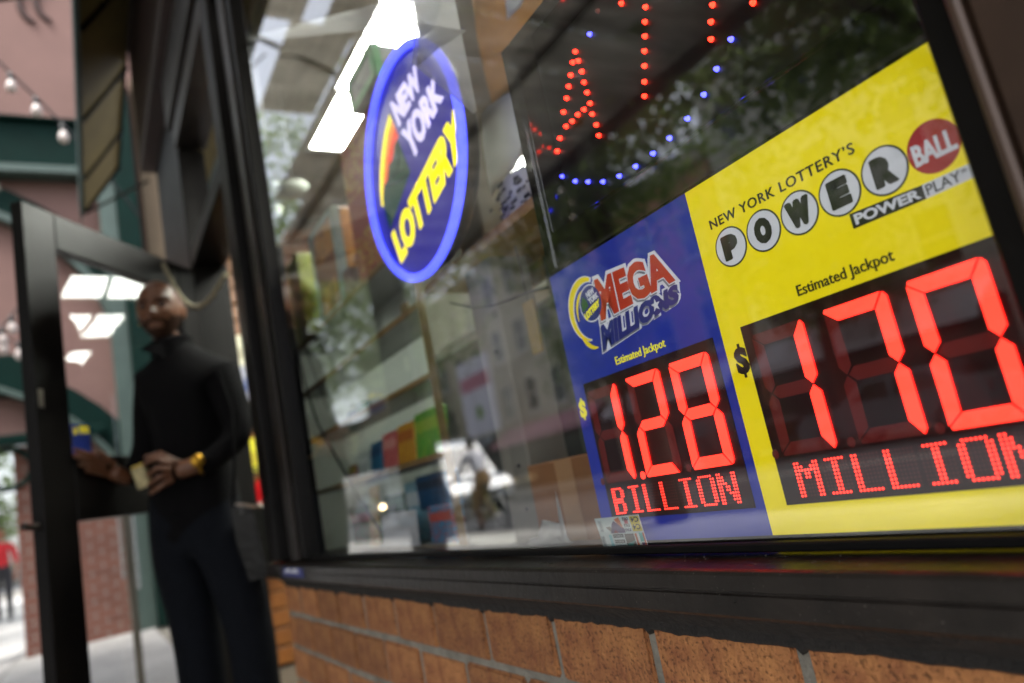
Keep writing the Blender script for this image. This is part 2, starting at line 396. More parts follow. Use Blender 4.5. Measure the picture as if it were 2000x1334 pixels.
# orange slat wall inside the doorway
slat = thing('slat_wall', 'orange brown slatted display wall just inside the doorway', 'wall', (-4.40, .2, 0))
M_slat = mat('orange wood slat', '#6a3810', .5, col2='#85521e', scale=4, stretch=(1, 6, 30), rand=.08)
b = B(); b.box((-4.452, .145, .02), (-4.41, .95, 2.69)); b.build('backing', mat('slat groove', '#3a2110', .7), slat)
s0 = None
for i in range(26):
    if s0 is None: b = B(); b.bbox((-4.41, .15, .03), (-4.385, .95, .118), .004); s0 = b.build('slat', M_slat, slat)
    else: share(s0, 'slat', slat, (0, 0, i*.1))
# ceiling lights
def troffer(x0, x1, y0, y1, label, e):
    t = thing('ceiling_light', label, 'light', ((x0+x1)/2, (y0+y1)/2, 2.69), 'fluorescent ceiling panels in the shop')
    b = B()
    for a, c in (((x0-.03, y0-.03), (x1+.03, y0)), ((x0-.03, y1), (x1+.03, y1+.03)), ((x0-.03, y0), (x0, y1)), ((x1, y0), (x1+.03, y1))):
        b.box((a[0], a[1], 2.672), (c[0], c[1], 2.698))
    b.build('frame', mat('white light frame', '#b9b9b4', .5), t)
    b = B(); b.box((x0, y0, 2.682), (x1, y1, 2.690)); b.build('diffuser', mat('lit diffuser %g' % e, '#ffffff', .5, emit=e, emit_col='#f2f5ea'), t)
troffer(-3.42, -2.90, .62, .90, 'bright ceiling panel seen through the window, farther one beside the neon sign', 80)
troffer(-2.86, -2.22, .60, .88, 'bright ceiling panel seen through the window, nearer one above the neon sign', 80)
troffer(-3.84, -3.32, 1.92, 2.42, 'lit ceiling panel mirrored highest in the door glass', 15)
troffer(-3.84, -3.34, 2.85, 3.50, 'lit ceiling panel mirrored in the middle of the door glass', 15)
troffer(-3.80, -3.40, 4.00, 4.60, 'lit ceiling panel mirrored lowest in the door glass', 15)
troffer(-1.45, -.8, .85, 1.35, 'lit ceiling panel deep in the shop behind the shelf unit', 80)  # unseen panel added to light the papers and shelf from behind

# ------------------------------------------------------------------ awning over the doorway
aw = thing('awning', 'olive awning with dark ribs and pale green front bar over the doorway', 'awning', (-4.2, 0, 3.4))
M_olive = mat('olive yellow awning cloth', '#6d5d2c', .8, var=.2, scale=4, bump=.1, bscale=30)
yF, zF, yB, zB = -.375, 3.39, -.105, 3.80
b = B(); xa, xb = -5.95, -2.3; N = 36
vs = []; fs = []
for i in range(N+1):
    x = xa+(xb-xa)*i/N; sg = -.012*abs(math.sin((x-xa)/.84*math.pi))
    for j in range(5): t = j/4; vs.append((x, yF+(yB-yF)*t, zF+(zB-zF)*t+sg*math.sin(math.pi*t)))
for i in range(N):
    for j in range(4): a = i*5+j; fs.append((a, a+1, a+6, a+5))
b.add(vs, fs, 0, True); b.add([(v[0], v[1]-.004, v[2]+.006) for v in vs], [f[::-1] for f in fs], 0, True); b.build('cloth', M_olive, aw)
b = B(); b.bbox((xa, yF-.022, zF-.035), (xb, yF-.006, zF+.055), .003); b.build('front_bar', mat('pale green metal', '#4a5c55', .5, var=.15, scale=5), aw)
b = B(); b.bbox((xa, yF-.034, zF-.10), (xb, yF-.024, zF+.10), .003); b.build('valance', mat('dark green valance', '#10332c', .6, var=.15, scale=5), aw)
b = B(); n_ = 60; zz = [(xa+(xb-xa)*i/n_) for i in range(n_+1)]
b.prism([(x, zB-.03-.035*(i % 2)) for i, x in enumerate(zz)]+[(xb, zB+.05), (xa, zB+.05)], yB-.012, yB-.004); b.build('scalloped_trim', mat('dark scallop', '#231d17', .7), aw)
for x in (-5.92, -5.35, -4.55, -3.66, -2.85):
    b = B(); b.tube([(x, yF, zF-.012), (x, yB, zB-.02)], .014, 8); b.build('rib', M_black, aw)
b = B(); b.tube([(-5.92, yF, zF-.02), (-4.6, -.05, 3.02)], .010, 6); b.build('brace', M_black, aw)

# ------------------------------------------------------------------ flat canopy over the pavement (mirrored high in the window)
cn = thing('pavement_canopy', 'weathered grey canopy over the pavement, mirrored high in the window', 'canopy', (-1.6, -1.5, 3.2))
M_cano = mat('weathered fibreglass sheet', '#4a4740', .8, col2='#98958a', scale=2.6, stretch=(2.6, .5, 1), bump=.25, bscale=18, rand=.10)
n = M_cano.node_tree.nodes; L = M_cano.node_tree.links; tr = n.new('ShaderNodeBsdfTranslucent'); mx = n.new('ShaderNodeMixShader'); mx.inputs[0].default_value = .42
L.new(n['Principled BSDF'].inputs['Base Color'].links[0].from_socket, tr.inputs[0]); L.new(n['Principled BSDF'].outputs[0], mx.inputs[1]); L.new(tr.outputs[0], mx.inputs[2]); L.new(mx.outputs[0], n['Material Output'].inputs[0])
sp0 = None
x = -7.2
while x < 2.0:
    yb = -1.08 if x < -5.3 else -.85 if x < -3.2 else (-.66 if x < -2.65 else (-.40 if x < -2.25 else -.11))
    b = B(); N = 8; xs_ = [x+.392*i/N for i in range(N+1)]; zz = [3.20+.012*(i % 2) for i in range(N+1)]
    b.add([(xx, y_, z_) for xx, z_ in zip(xs_, zz) for y_ in (-2.95, yb)], [(2*i, 2*i+1, 2*i+3, 2*i+2) for i in range(N)], 0, True); b.build('corrugated_sheet', M_cano, cn); x += .4
b = B(); b.bbox((-7.25, -3.02, 3.12), (2.05, -2.955, 3.45), .01); b.build('front_beam', M_bronze, cn)
for x0, x1, y0, y1 in ((-4.4, -2.2, -1.0, -.104), (-5.6, -4.402, -1.4, -.93)):  # unseen upper sheets added to block the sky mirrored in the window
    b = B(); N = int((x1-x0)/.05); b.add([(x0+(x1-x0)*i/N, y_, 4.2+.012*(i % 2)) for i in range(N+1) for y_ in (y0, y1)], [(2*i, 2*i+1, 2*i+3, 2*i+2) for i in range(N)], 0, True); b.build('upper_sheet', M_cano, cn)
for y in (-1.2, -2.0): b = B(); b.bbox((-7.2, y-.03, 3.216), (2.0, y+.03, 3.29), .004); b.build('purlin', M_bronze, cn)
for x in (-4.8, -2.4, 0, 1.9): b = B(); b.tube([(x, -2.98, 3.44), (x, -.103, 4.6)], .02, 6); b.build('tie_rod', M_black, cn)

# ------------------------------------------------------------------ the open glass door
HX = Vector((-3.434, -.0075, 0)); TH = R(50); dd = Vector((-math.sin(TH), math.cos(TH), 0)); dn = Vector((math.cos(TH), math.sin(TH), 0))
P1 = HX-dd*.98
DM = Matrix(((dd.x, dn.x, 0, P1.x), (dd.y, dn.y, 0, P1.y), (0, 0, 1, .02), (0, 0, 0, 1)))   # local x: free edge -> hinge, y: inside face
door = thing('shop_door', 'black framed glass door standing open, pushed by the man', 'door', (P1.x, P1.y, .02))
dw = .96
b = B(); b.bbox((0, -.045, 0), (.14, 0, 1.98), .004, M=DM); st = b.build('free_stile', M_black, door)
b = B(); b.bbox((dw-.12, -.045, 0), (dw, 0, 1.98), .004, M=DM); b.build('hinge_stile', M_black, door)
b = B(); b.bbox((.1405, -.044, 1.845), (dw-.1205, -.001, 1.98), .004, M=DM); b.build('top_rail', M_black, door)
b = B(); b.bbox((.1405, -.044, .90), (dw-.1205, -.001, 1.115), .004, M=DM); b.build('middle_rail', M_black, door)
b = B(); b.bbox((.1405, -.044, 0), (dw-.1205, -.001, .20), .004, M=DM); b.build('bottom_rail', M_black, door)
for z0, z1 in ((1.116, 1.844), (.201, .899)):
    b = B(); b.box((.141, -.026, z0), (dw-.121, -.020, z1), M=DM); b.build('glass_pane', M_dglass, door)
b = B(); b.tube([DM @ Vector(p) for p in ((-.001, -.022, .90), (-.03, -.022, .90), (-.055, -.022, .905))], [.012, .010, .012], 8); b.build('lock_knob', M_bronze, door)
b = B(); b.box((.012, .0005, 1.27), (.030, .004, 1.33), M=DM); b.build('lock_plate', mat('worn steel', '#8b8579', .35, metal=.8), st)
b = B(); b.box((.160, -.0195, 1.125), (.245, -.0185, 1.225), M=DM); s_ = b.build('blue_notice', mat('blue notice', '#142a78', .5, var=.3, scale=40), door)
b = B(); b.box((.195, -.0184, 1.196), (.240, -.0178, 1.222), M=DM); b.box((.168, -.0184, 1.19), (.185, -.0178, 1.215), M=DM); b.build('yellow_print', mat('yellow ink', '#d3c31c', .5), s_)
# looped rope between door top and frame
b = B(); pts = []
for i in range(25):
    t = i/24; p = atD(318+125*t, 515+20*t+75*math.sin(math.pi*min(1, t*1.02)), 2.95-.25*t)
    pts.append(p+Vector((0, 0, .004*math.sin(i*2.6))))
b.tube(pts, [.008+.002*(i % 2) for i in range(25)], 8)
o = b.build('door_rope', mat('pale twisted rope', '#6d6652', .8, var=.3, scale=60, bump=.6, bscale=120), loc=tuple(pts[0])); tag(o, 'pale twisted rope looping below the door header', 'rope')
# ================================================================== JACKPOT SIGN
YS = .035
M_case = mat('black plastic casing', '#0e0d0d', .35, var=.3, scale=8)
M_gcase = mat('glossy black bezel', '#0b0a0a', .12, spec=.6)
jp = thing('jackpot_sign', 'blue and yellow lottery jackpot sign with glowing red digits', 'sign', (-.5, YS, .672))
b = B(); b.box((-.764, YS+.002, .6725), (-.2095, .10, 1.034)); b.build('casing', M_case, jp)
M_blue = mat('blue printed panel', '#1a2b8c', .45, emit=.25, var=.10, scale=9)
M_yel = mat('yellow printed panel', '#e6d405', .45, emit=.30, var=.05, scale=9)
b = B(); b.box((-.762, YS, .679), (-.4965, YS+.0018, 1.032)); pblue = b.build('blue_panel', M_blue, jp)
b = B(); b.box((-.4960, YS, .679), (-.2100, YS+.0018, 1.032)); pyel = b.build('yellow_panel', M_yel, jp)
YP = YS-.0002
M_ink = mat('black ink', '#20211d', .5)
M_wht = mat('white ink panel', '#d6dae2', .45, emit=.16)
M_yink = mat('yellow lettering', '#e6e02a', .45, emit=.3)
# --- yellow panel print
lettering('heading', 'NEW YORK LOTTERY\u2019S', rect(-.474, .982, -.311, .9915), YP, M_ink, pyel, .0, 1.12, fat=.02)
for i, ch in enumerate('POWER'):
    cx = -.456+.04075*i; cz = .957
    b = B(); disc(b, cx, cz, .0196, .0200, YP-.0003, YP, 48); d0 = b.build('letter_ball', mat('ball outline', '#2a2b28', .5), pyel)
    b = B(); disc(b, cx, cz, .0180, .0184, YP-.0006, YP-.0003, 48); b.build('ball_face', M_wht, d0)
    hw = .0088 if ch != 'W' else .0116
    lettering('letter', ch, [(cx-hw, cz-.0118), (cx+hw, cz-.0118), (cx-hw, cz+.0118), (cx+hw, cz+.0118)], YP-.0006, M_ink, d0, .07, fat=.05)
b = B(); disc(b, -.2535, .957, .0196, .0200, YP-.0004, YP, 48); d0 = b.build('red_ball', mat('red ink', '#b5201d', .45, emit=.08), pyel)
lettering('letters', 'BALL', [(-.2690, .9475), (-.2375, .9475), (-.2690, .9640), (-.2375, .9640)], YP-.0004, M_wht, d0, .03, fat=.02)
b = B(); b.prism([(-.331, .9235), (-.2695, .9222), (-.2695, .9335), (-.331, .9365)], YP-.0003, YP); d0 = b.build('black_strip', M_ink, pyel)
b = B(); b.prism([(-.2695, .9222), (-.2105, .9230), (-.2105, .9335), (-.2695, .9335)], YP-.0003, YP); d1 = b.build('white_strip', M_wht, pyel)
lettering('letters', 'POWER', [(-.3275, .9255), (-.2720, .9242), (-.3275, .9347), (-.2720, .9322)], YP-.0003, M_wht, d0, .035)
lettering('letters', 'PLAY', [(-.2675, .9240), (-.2420, .9242), (-.2675, .9322), (-.2420, .9322)], YP-.0003, M_ink, d1, .0)
lettering('trademark', 'TM', rect(-.241, .9292, -.2375, .9315), YP-.0003, M_ink, d1)
lettering('caption', 'Estimated Jackpot', rect(-.398, .8838, -.306, .8965), YP, M_ink, pyel, .0, fat=.035)
def dollar(x0, x1, z0, z1, m, parent):
    b = lettering(None, 'S', rect(x0, z0+(z1-z0)*.12, x1, z1-(z1-z0)*.12), YP, m, None, .05, fat=.045)
    c = (x0+x1)/2; w_ = (x1-x0)*.10; b.box((c-w_, YP-.0004, z1-(z1-z0)*.16), (c+w_, YP, z1)); b.box((c-w_, YP-.0004, z0), (c+w_, YP, z0+(z1-z0)*.16)); b.build('dollar_sign', m, parent)
dollar(-.4860, -.4710, .8300, .8640, M_ink, pyel)
# --- blue panel print
lettering('caption', 'Estimated Jackpot', rect(-.665, .8838, -.576, .8965), YP, M_yink, pblue, .0, fat=.018)
dollar(-.7570, -.7440, .8340, .8625, M_yink, pblue)
logo = pblue
QM = [(-.6745, .9440), (-.5375, .9500), (-.6705, .9975), (-.5440, .9880)]
QL = [(-.6830, .9095), (-.5400, .9280), (-.6770, .9400), (-.5360, .9470)]
M_gry = mat('grey shadow ink', '#7d8494', .5); M_red = mat('red lettering', '#c23a1f', .45, emit=.10); M_navy = mat('navy lettering', '#252f86', .45, emit=.06)
lettering('white_outline', 'MEGA', QM, YP, M_wht, logo, .125, base=.05, thick=.0003)
lettering('white_outline', 'MEGA', QM, YP-.00005, M_wht, logo, .105, base=.05, thick=.0003, shift=(-.003, -.004))
lettering('white_outline', 'MILLIONS', QL, YP, M_wht, logo, .15, base=.05, thick=.0002)
lettering('grey_shadow', 'MEGA', QM, YP-.0003, M_gry, logo, .06, base=.05, thick=.0002, shift=(-.0022, -.0026))
lettering('white_inner', 'MEGA', QM, YP-.0005, M_wht, logo, .075, base=.05, thick=.0001)
lettering('letters', 'MEGA', QM, YP-.0006, M_red, logo, .05, thick=.0002)
lettering('grey_shadow', 'MILLIONS', QL, YP-.0003, M_gry, logo, .07, base=.05, thick=.0002, shift=(-.0014, -.002))
lettering('letters', 'MILLIONS', QL, YP-.0005, M_navy, logo, .06, base=.05, thick=.0002)
b = B(); cx, cz = -.5755, .9345
disc(b, cx, cz, .0110, .0110, YP-.0009, YP-.0007, 30); d0 = b.build('star_disc', M_navy, logo)
pts = [(cx+(.0075 if k % 2 == 0 else .003)*math.sin(k*math.pi/5), cz+(.0075 if k % 2 == 0 else .003)*math.cos(k*math.pi/5)) for k in range(10)]
b = B(); b.prism(pts, YP-.0011, YP-.0009); b.build('star', M_wht, d0)
# yellow swoosh
def arc_band(b, cx, cz, rx, rz, a0, a1, w0, w1, y0, y1, n=26):
    o_, i_ = [], []
    for k in range(n+1):
        t = k/n; a = R(a0+(a1-a0)*t); w_ = (w0*(1-t)+w1*t)*math.sin(math.pi*(.12+.80*t))
        o_.append((cx+(rx+w_/2)*math.cos(a), cz+(rz+w_/2)*math.sin(a))); i_.append((cx+(rx-w_/2)*math.cos(a), cz+(rz-w_/2)*math.sin(a)))
    for k in range(n): b.prism([o_[k], o_[k+1], i_[k+1], i_[k]], y0, y1)
b = B(); arc_band(b, -.695, .966, .0355, .0385, 60, 262, .016, .010, YP-.0002, YP); b.build('swoosh_outline', M_wht, logo)
b = B(); arc_band(b, -.695, .966, .0355, .0385, 65, 258, .012, .0065, YP-.0004, YP-.0002); b.build('swoosh', mat('yellow swoosh ink', '#e8d41c', .45, emit=.2), logo)
b = B(); arc_band(b, -.690, .958, .0330, .0420, 205, 268, .006, .006, YP-.0004, YP-.0001); b.build('swoosh', MATS['yellow swoosh ink'], logo)
b = B(); arc_band(b, -.694, .962, .0245, .0300, 95, 190, .005, .004, YP-.0004, YP-.0001); b.build('swoosh', MATS['yellow swoosh ink'], logo)
# small round lottery badge inside the logo
b = B(); disc(b, -.6865, .972, .0232, .0240, YP-.0007, YP-.0005, 40); d0 = b.build('badge_rim', M_wht, logo)
b = B(); disc(b, -.6865, .972, .0215, .0222, YP-.0009, YP-.0007, 40); bd = b.build('badge', M_navy, logo)
lettering('badge_words', 'NEW', [(-.6900, .9795), (-.6740, .9820), (-.6920, .9870), (-.6755, .9895)], YP-.0009, M_wht, logo, .03)
lettering('badge_words', 'YORK', [(-.6880, .9705), (-.6685, .9745), (-.6905, .9785), (-.6700, .9815)], YP-.0009, M_wht, logo, .03)
lettering('badge_words', 'LOTTERY', [(-.7010, .9535), (-.6700, .9640), (-.7040, .9625), (-.6690, .9725)], YP-.0009, M_yink, logo, .05)
b = B(); b.prism([(-.7055, .965), (-.7050, .977), (-.7000, .984), (-.6935, .9775), (-.6920, .970)], YP-.0011, YP-.0009); b.build('badge_picture', mat('green ink', '#2d6a3a', .5), logo)
# --- displays
M_face = mat('smoked red display face', '#230605', .3, spec=.4)
M_lit = mat('lit red segment', '#ff2418', .4, emit=2.7, emit_col='#ff3022')
M_lit2 = mat('lit red dot', '#ff2418', .4, emit=2.8, emit_col='#ff3426')
M_edge = mat('lit segment edge', '#ff1c14', .4, emit=1.5, emit_col='#ff1a14')
M_off = mat('unlit red segment', '#4c100e', .4, emit=.10, emit_col='#8a1510')  # faint glow added so switched-off segments stay visible
M_off2 = mat('unlit red dot', '#3a0808', .4, emit=.05, emit_col='#8a1510')  # switched-off dots get a faint added glow too
def seg_polys(x, z, w_, h, t):
    """seven segments of a digit box with lower left corner (x, z)"""
    g = .0007; m = z+h/2; c = t*.45
    A = [(x+g+.0015, z+h), (x+w_-g-.004, z+h), (x+w_-t*1.15, z+h-t), (x+t*1.05, z+h-t), (x+g+.0003, z+h-.0025)]
    D = [(2*0+p[0], 2*m-p[1]) for p in A]
    G = [(x+t*.62, m), (x+t*1.15, m+t/2), (x+w_-t*1.15, m+t/2), (x+w_-t*.62, m), (x+w_-t*1.15, m-t/2), (x+t*1.15, m-t/2)]
    BR = [(x+w_, z+h-.0045), (x+w_-.0028, z+h-.0006), (x+w_-t*1.0, z+h-t-g), (x+w_-t, m+t*.62), (x+w_-t*.52, m+g), (x+w_, m+t*.62)]
    F_ = [(x, z+h-.0035), (x+t*.93, z+h-t-g), (x+t, m+t*.62), (x+t*.48, m+g), (x, m+t*.62)]
    C_ = [(p[0], 2*m-p[1]) for p in BR]; E_ = [(p[0], 2*m-p[1]) for p in F_]
    return {'a': A, 'b': BR, 'c': C_, 'd': D, 'e': E_, 'f': F_, 'g': G}
SEG = {'1': 'bc', '2': 'abged', '7': 'abc', '0': 'abcdef', '8': 'abcdefg'}
def display(x0, x1, parent, digits, xs, dot=None, word=None, wx=0):
    b = B(); b.box((x0, YP-.0012, .7060), (x1, YP, .8785)); f = b.build('display_face', M_face, parent)
    for ch, x in zip(digits, xs):
        for k, poly in seg_polys(x, .7505, .0592, .1165, .0120).items():
            on = k in SEG[ch]
            b = B()
            if on:
                bm = bmesh.new(); ar = sum(poly[i][0]*poly[(i+1) % len(poly)][1]-poly[(i+1) % len(poly)][0]*poly[i][1] for i in range(len(poly)))
                fc = bm.faces.new([bm.verts.new((p[0], YP-.0026, p[1])) for p in (poly if ar > 0 else poly[::-1])])
                g = bmesh.ops.inset_region(bm, faces=[fc], thickness=.0016, depth=0); rimf = set(g['faces'])
                for v in fc.verts: v.co.y -= .0004
                bm.verts.index_update(); b.add([v.co for v in bm.verts], [[v.index for v in q.verts] for q in bm.faces])
                b.mi = [1 if q in rimf else 0 for q in bm.faces]; bm.free()
                n0 = len(b.mi); b.prism(poly, YP-.0025, YP-.0012, 1)
            else: b.prism(poly, YP-.0015, YP-.0012)
            b.build('lit_segment' if on else 'unlit_segment', [M_lit, M_edge] if on else M_off, f)
    for i, x in enumerate(xs):
        b = B(); on = dot == i; disc(b, x-.0080, .7535, .0038, .0044, YP-(.0022 if on else .0015), YP-.0012, 20); b.build('decimal_point', M_lit if on else M_off, f)
    # dot matrix
    FONT = {
     'M': ["##....##","###..###","########","##.##.##","##.##.##","##....##","##....##","##....##","##....##","##....##"],
     'B': ["######..","##...##.","##...##.","##...##.","######..","######..","##...##.","##...##.","##...##.","######.."],
     'I': [".######.","...##...","...##...","...##...","...##...","...##...","...##...","...##...","...##...",".######."],
     'L': ["##......","##......","##......","##......","##......","##......","##......","##......","##......","#######."],
     'O': [".######.","##....##","##....##","##....##","##....##","##....##","##....##","##....##","##....##",".######."],
     'N': ["##....##","###...##","###...##","####..##","##.##.##","##.##.##","##..####","##...###","##...###","##....##"]}
    px, pz = .00335, .00325; off = B()
    oct_ = [(math.cos(a*math.pi/4), math.sin(a*math.pi/4)) for a in range(8)]
    for n, ch in enumerate(word):
        bx = wx+n*.0297; bb = B()
        for r_ in range(10):
            for c in range(8):
                X, Z = bx+c*px, .7422-r_*pz
                on = FONT[ch][r_][c] == '#'
                if X > x1-.002: continue
                if on:
                    vs = [(X+.00122*p[0], YP-.0013, Z+.00122*p[1]) for p in oct_]+[(X+.0007*p[0], YP-.0021, Z+.0007*p[1]) for p in oct_]
                    bb.add(vs, [tuple(range(8, 16))]+[(i, (i+1) % 8, 8+(i+1) % 8, 8+i) for i in range(8)])
                else:
                    off.add([(X+.0012*p[0], YP-.0014, Z+.0012*p[1]) for p in oct_], [tuple(range(8))])
        if bb.v: bb.build('dot_letter', M_lit2, f)
    o = off.build('unlit_dots', M_off2, f); o['kind'] = 'stuff'
display(-.7375, -.5075, pblue, '128', (-.7325, -.6530, -.5765), 1, 'BILLION', -.7255)
display(-.4695, -.2105, pyel, '170', (-.4590, -.3785, -.3025), None, 'MILLION', -.4495)

# ================================================================== ATM SIGN
at = thing('led_sign', 'black framed sign with red and blue light dots above the jackpot sign', 'sign', (-.5, .04, 1.034))
ZB, ZT, XL, XR = 1.0345, 1.372, -.758, -.2095
YA = .075
b = B(); b.box((XL+.004, YA, ZB+.004), (XR-.001, YA+.03, ZT-.004)); b.build('back_board', mat('black sign board', '#0a090b', .3, spec=.5), at)
for nm, q in (('frame_side', ((XL, .030, ZB), (XL+.022, YA+.032, ZT))), ('frame_top', ((XL+.0222, .030, ZT-.023), (XR, YA+.032, ZT))), ('frame_bottom', ((XL+.0222, .030, ZB), (XR, YA+.032, ZB+.045)))):
    b = B(); b.bbox(q[0], q[1], .003); b.build(nm, M_gcase, at)
b = B(); b.bbox((XL+.0222, .034, ZB+.0452), (XR, .052, ZB+.050), .001); b.build('inner_lip', M_gcase, at)
b = B(); b.bbox((XL+.0222, .034, ZB+.0505), (XL+.0262, .052, ZT-.0235), .001); b.build('inner_lip', M_gcase, at)
M_rl = mat('red led', '#ff2a20', .2, emit=9, emit_col='#ff2212'); M_bl = mat('blue led', '#4a55ff', .2, emit=7, emit_col='#3a3cff')
M_dead = mat('unlit led', '#8a5a50', .3)
def led_mesh(nm, m):
    b = B(); b.lathe([(.0001, -.0052), (.0011, -.0049), (.0020, -.0040), (.0025, -.0025), (.0026, -.0008), (.0031, -.0008), (.0031, 0)], (0, 0, 0), 'y', 10)
    o = b.build(nm, m, at); o.data.transform(Matrix.Translation(Vector(ORG[at.name]))); return o
used = {}
def led(nm, m, u, v):
    p = atY(u, v, YA); p.y = YA
    if nm not in used: used[nm] = led_mesh(nm, m); o = used[nm]
    else: o = share(used[nm], nm, at)
    o.location = p-Vector(ORG[at.name])
for u, v in [(1125,101),(1120,122),(1131,119),(1116,147),(1138,140),(1112,169),(1142,161),(1108,192),(1148,181),(1154,202),(1102,219),(1142,214),(1130,224),(1119,237),(1158,223),(1107,247),(1095,270),(1166,244),(1090,295),(1171,265),(1086,319),(1081,342),
             (1215,7),(1262,14),(1261,43),(1261,71),(1260,100),(1260,129),(1260,160),(1260,188),(1393,10),(1390,43),(1390,77),(1472,6),(1310,-40),(1262,-16),(1168,-8),(1393,-24),(1476,-26)]: led('red_led', M_rl, u, v)
for u, v in [(1153,67),(1429,77),(1401,135),(1376,185),(1344,232),(1309,270),(1277,300),(1243,325),(1211,344),(1179,355),(1150,355),(1125,354),(1099,345)]: led('blue_led', M_bl, u, v)
for u, v in [(1169,22),(1026,139)]: led('unlit_led', M_dead, u, v)

# ================================================================== ROUND NEON LOTTERY SIGN
NC = (-1.163, 1.405); NR = .228; YN = .060
ns = thing('round_neon_sign', 'round blue lottery sign with glowing blue rim hanging in the window', 'sign', (NC[0], YN, NC[1]-NR))
b = B(); b.lathe([(.001, .040), (NR-.030, .040), (NR-.022, .034), (NR-.014, .004), (NR-.016, .0), (.001, .0)], (NC[0], YN+.004, NC[1]), 'y', 64); b.build('housing', M_case, ns)
M_nface = mat('violet blue sign face', '#140f86', .4, emit=.55, var=.06, scale=6)
b = B(); disc(b, NC[0], NC[1], NR-.012, NR-.012, YN+.0015, YN+.0035, 72); face = b.build('face', M_nface, ns)
b = B(); prof = [(NR-.008+.0085*math.cos(a*math.pi/6), .0085*math.sin(a*math.pi/6)) for a in range(13)]
b.lathe(prof, (NC[0], YN-.003, NC[1]), 'y', 96); b.build('glowing_rim', mat('blue neon tube', '#3b46ff', .4, emit=2.4, emit_col='#4650ff'), ns)
M_nw = mat('lilac lettering', '#cfc8ee', .45, emit=1.0); M_ny = mat('sign yellow', '#f3e103', .45, emit=1.2)
YF = YN+.0014
lettering('words', 'NEW', [(-1.186, 1.497), (-1.062, 1.512), (-1.207, 1.560), (-1.072, 1.562)], YF, M_nw, face, .04, 1.0, fat=.03)
lettering('words', 'YORK', [(-1.156, 1.405), (-.992, 1.445), (-1.182, 1.482), (-1.004, 1.500)], YF, M_nw, face, .04, 1.0, fat=.03)
lettering('words', 'LOTTERY', [(-1.288, 1.246), (-.965, 1.326), (-1.312, 1.320), (-.950, 1.412)], YF, M_ny, face, .045, 1.02, fat=.03)
def px_poly(b, pts, y0, y1, mi=0): return b.prism([(atY(u, v, y0).x, atY(u, v, y0).z) for u, v in pts], y0, y1, mi)
def px_band(b, outer, inner, y0, y1):
    for i in range(len(outer)-1): px_poly(b, [outer[i], outer[i+1], inner[i+1], inner[i]], y0, y1)
yo = [(760,222),(751,258),(745,300),(742,340),(742,372),(745,403),(749,403)]
r1 = [(765,234),(757,266),(752,304),(749,342),(748,372),(748,390),(749,400)]
r2 = [(771,248),(764,276),(758,310),(755,344),(752,366),(751,372),(750,380)]
r3 = [(778,266),(771,290),(765,318),(761,338),(757,346),(754,352),(752,356)]
b = B(); px_band(b, yo, r1, YF-.0004, YF); b.build('rainbow_band', M_ny, face)
b = B(); px_band(b, r1, r2, YF-.0004, YF); b.build('rainbow_band', mat('rainbow orange', '#f08a1c', .45, emit=.8), face)
b = B(); px_band(b, r2, r3, YF-.0004, YF); b.build('rainbow_band', mat('rainbow red', '#e03c14', .45, emit=.8), face)
b = B(); px_poly(b, [(776,272),(801,335),(795,352),(762,448),(756,430),(748,392),(750,362),(757,350),(760,322),(768,312),(770,284)], YF-.0006, YF); hill = b.build('green_map', mat('sign green', '#0c4a2a', .5, emit=.3), face)
b = B()
for l in ([(752,366),(775,356),(797,340)], [(758,352),(772,340),(790,330)], [(774,276),(780,310),(776,336)]):
    b.tube([Vector((atY(u, v, YF-.0008).x, YF-.0008, atY(u, v, YF-.0008).z)) for u, v in l], .0012, 5)
b.build('map_lines', mat('sign dark green', '#04200f', .5), hill)
b = B(); b.tube([(NC[0]-.05, YN+.03, NC[1]+NR-.01), (NC[0]-.06, YN+.06, 2.2), (NC[0]-.06, YN+.10, 2.69)], .0018, 5); b.build('hanging_wire', M_case, ns)
# ------------------------------------------------------------------ sticker sheet on the glass
sx = [(-.752, .7110), (-.666, .7118), (-.661, .6730), (-.744, .6728)]
b = B(); b.prism(sx, .0172, .0180); sh = b.build('sticker_sheet', mat('sticker paper', '#b9c6c4', .5, var=.08, scale=50), loc=(-.70, .0178, .672)); tag(sh, 'patchwork of small printed stickers on the glass at the foot of the jackpot sign', 'sticker')
def sub(u, v):
    a = Vector(sx[3])*(1-u)+Vector(sx[2])*u; c = Vector(sx[0])*(1-u)+Vector(sx[1])*u; return a*(1-v)+c*v
def patch(nm, u0, v0, u1, v1, colr, lvl=1, pts=None):
    q = pts or [(u0, v0), (u1, v0), (u1, v1), (u0, v1)]
    b = B(); b.prism([tuple(sub(*p)) for p in q], .0172-.0001*lvl, .0172-.0001*(lvl-1)); return b.build(nm, mat('ink '+colr, colr, .5, var=.08, scale=90), sh)
patch('violet_patch', 0, 0, 0, 0, '#4d3a63', 1, [(.28, .50), (.62, .50), (.62, .62), (.42, .88), (.36, .78)])
patch('red_patch', 0, 0, 0, 0, '#7a2530', 2, [(.34, .50), (.47, .50), (.41, .60)])
patch('grey_patch', 0, 0, 0, 0, '#76716a', 1, [(.20, .70), (.30, .53), (.34, .66), (.30, .72)])
patch('orange_patch', 0, 0, 0, 0, '#b5653a', 1, [(.44, .92), (.56, .98), (.60, .62), (.52, .72)])
for v in (.56, .78): patch('yellow_patch', .79, v-.04, .99, v+.19, '#c6b524')
for v in (.36, .19, .02): patch('dark_patch', .31, v, .55, v+.11, '#2c3234')
patch('teal_strip', .21, .10, .28, .46, '#7fb3ba'); patch('brown_patch', .57, .04, .78, .46, '#4b4440'); patch('teal_patch', 0, 0, 0, 0, '#3f7f78', 2, [(.57, .03), (.66, .03), (.78, .26), (.60, .17)])
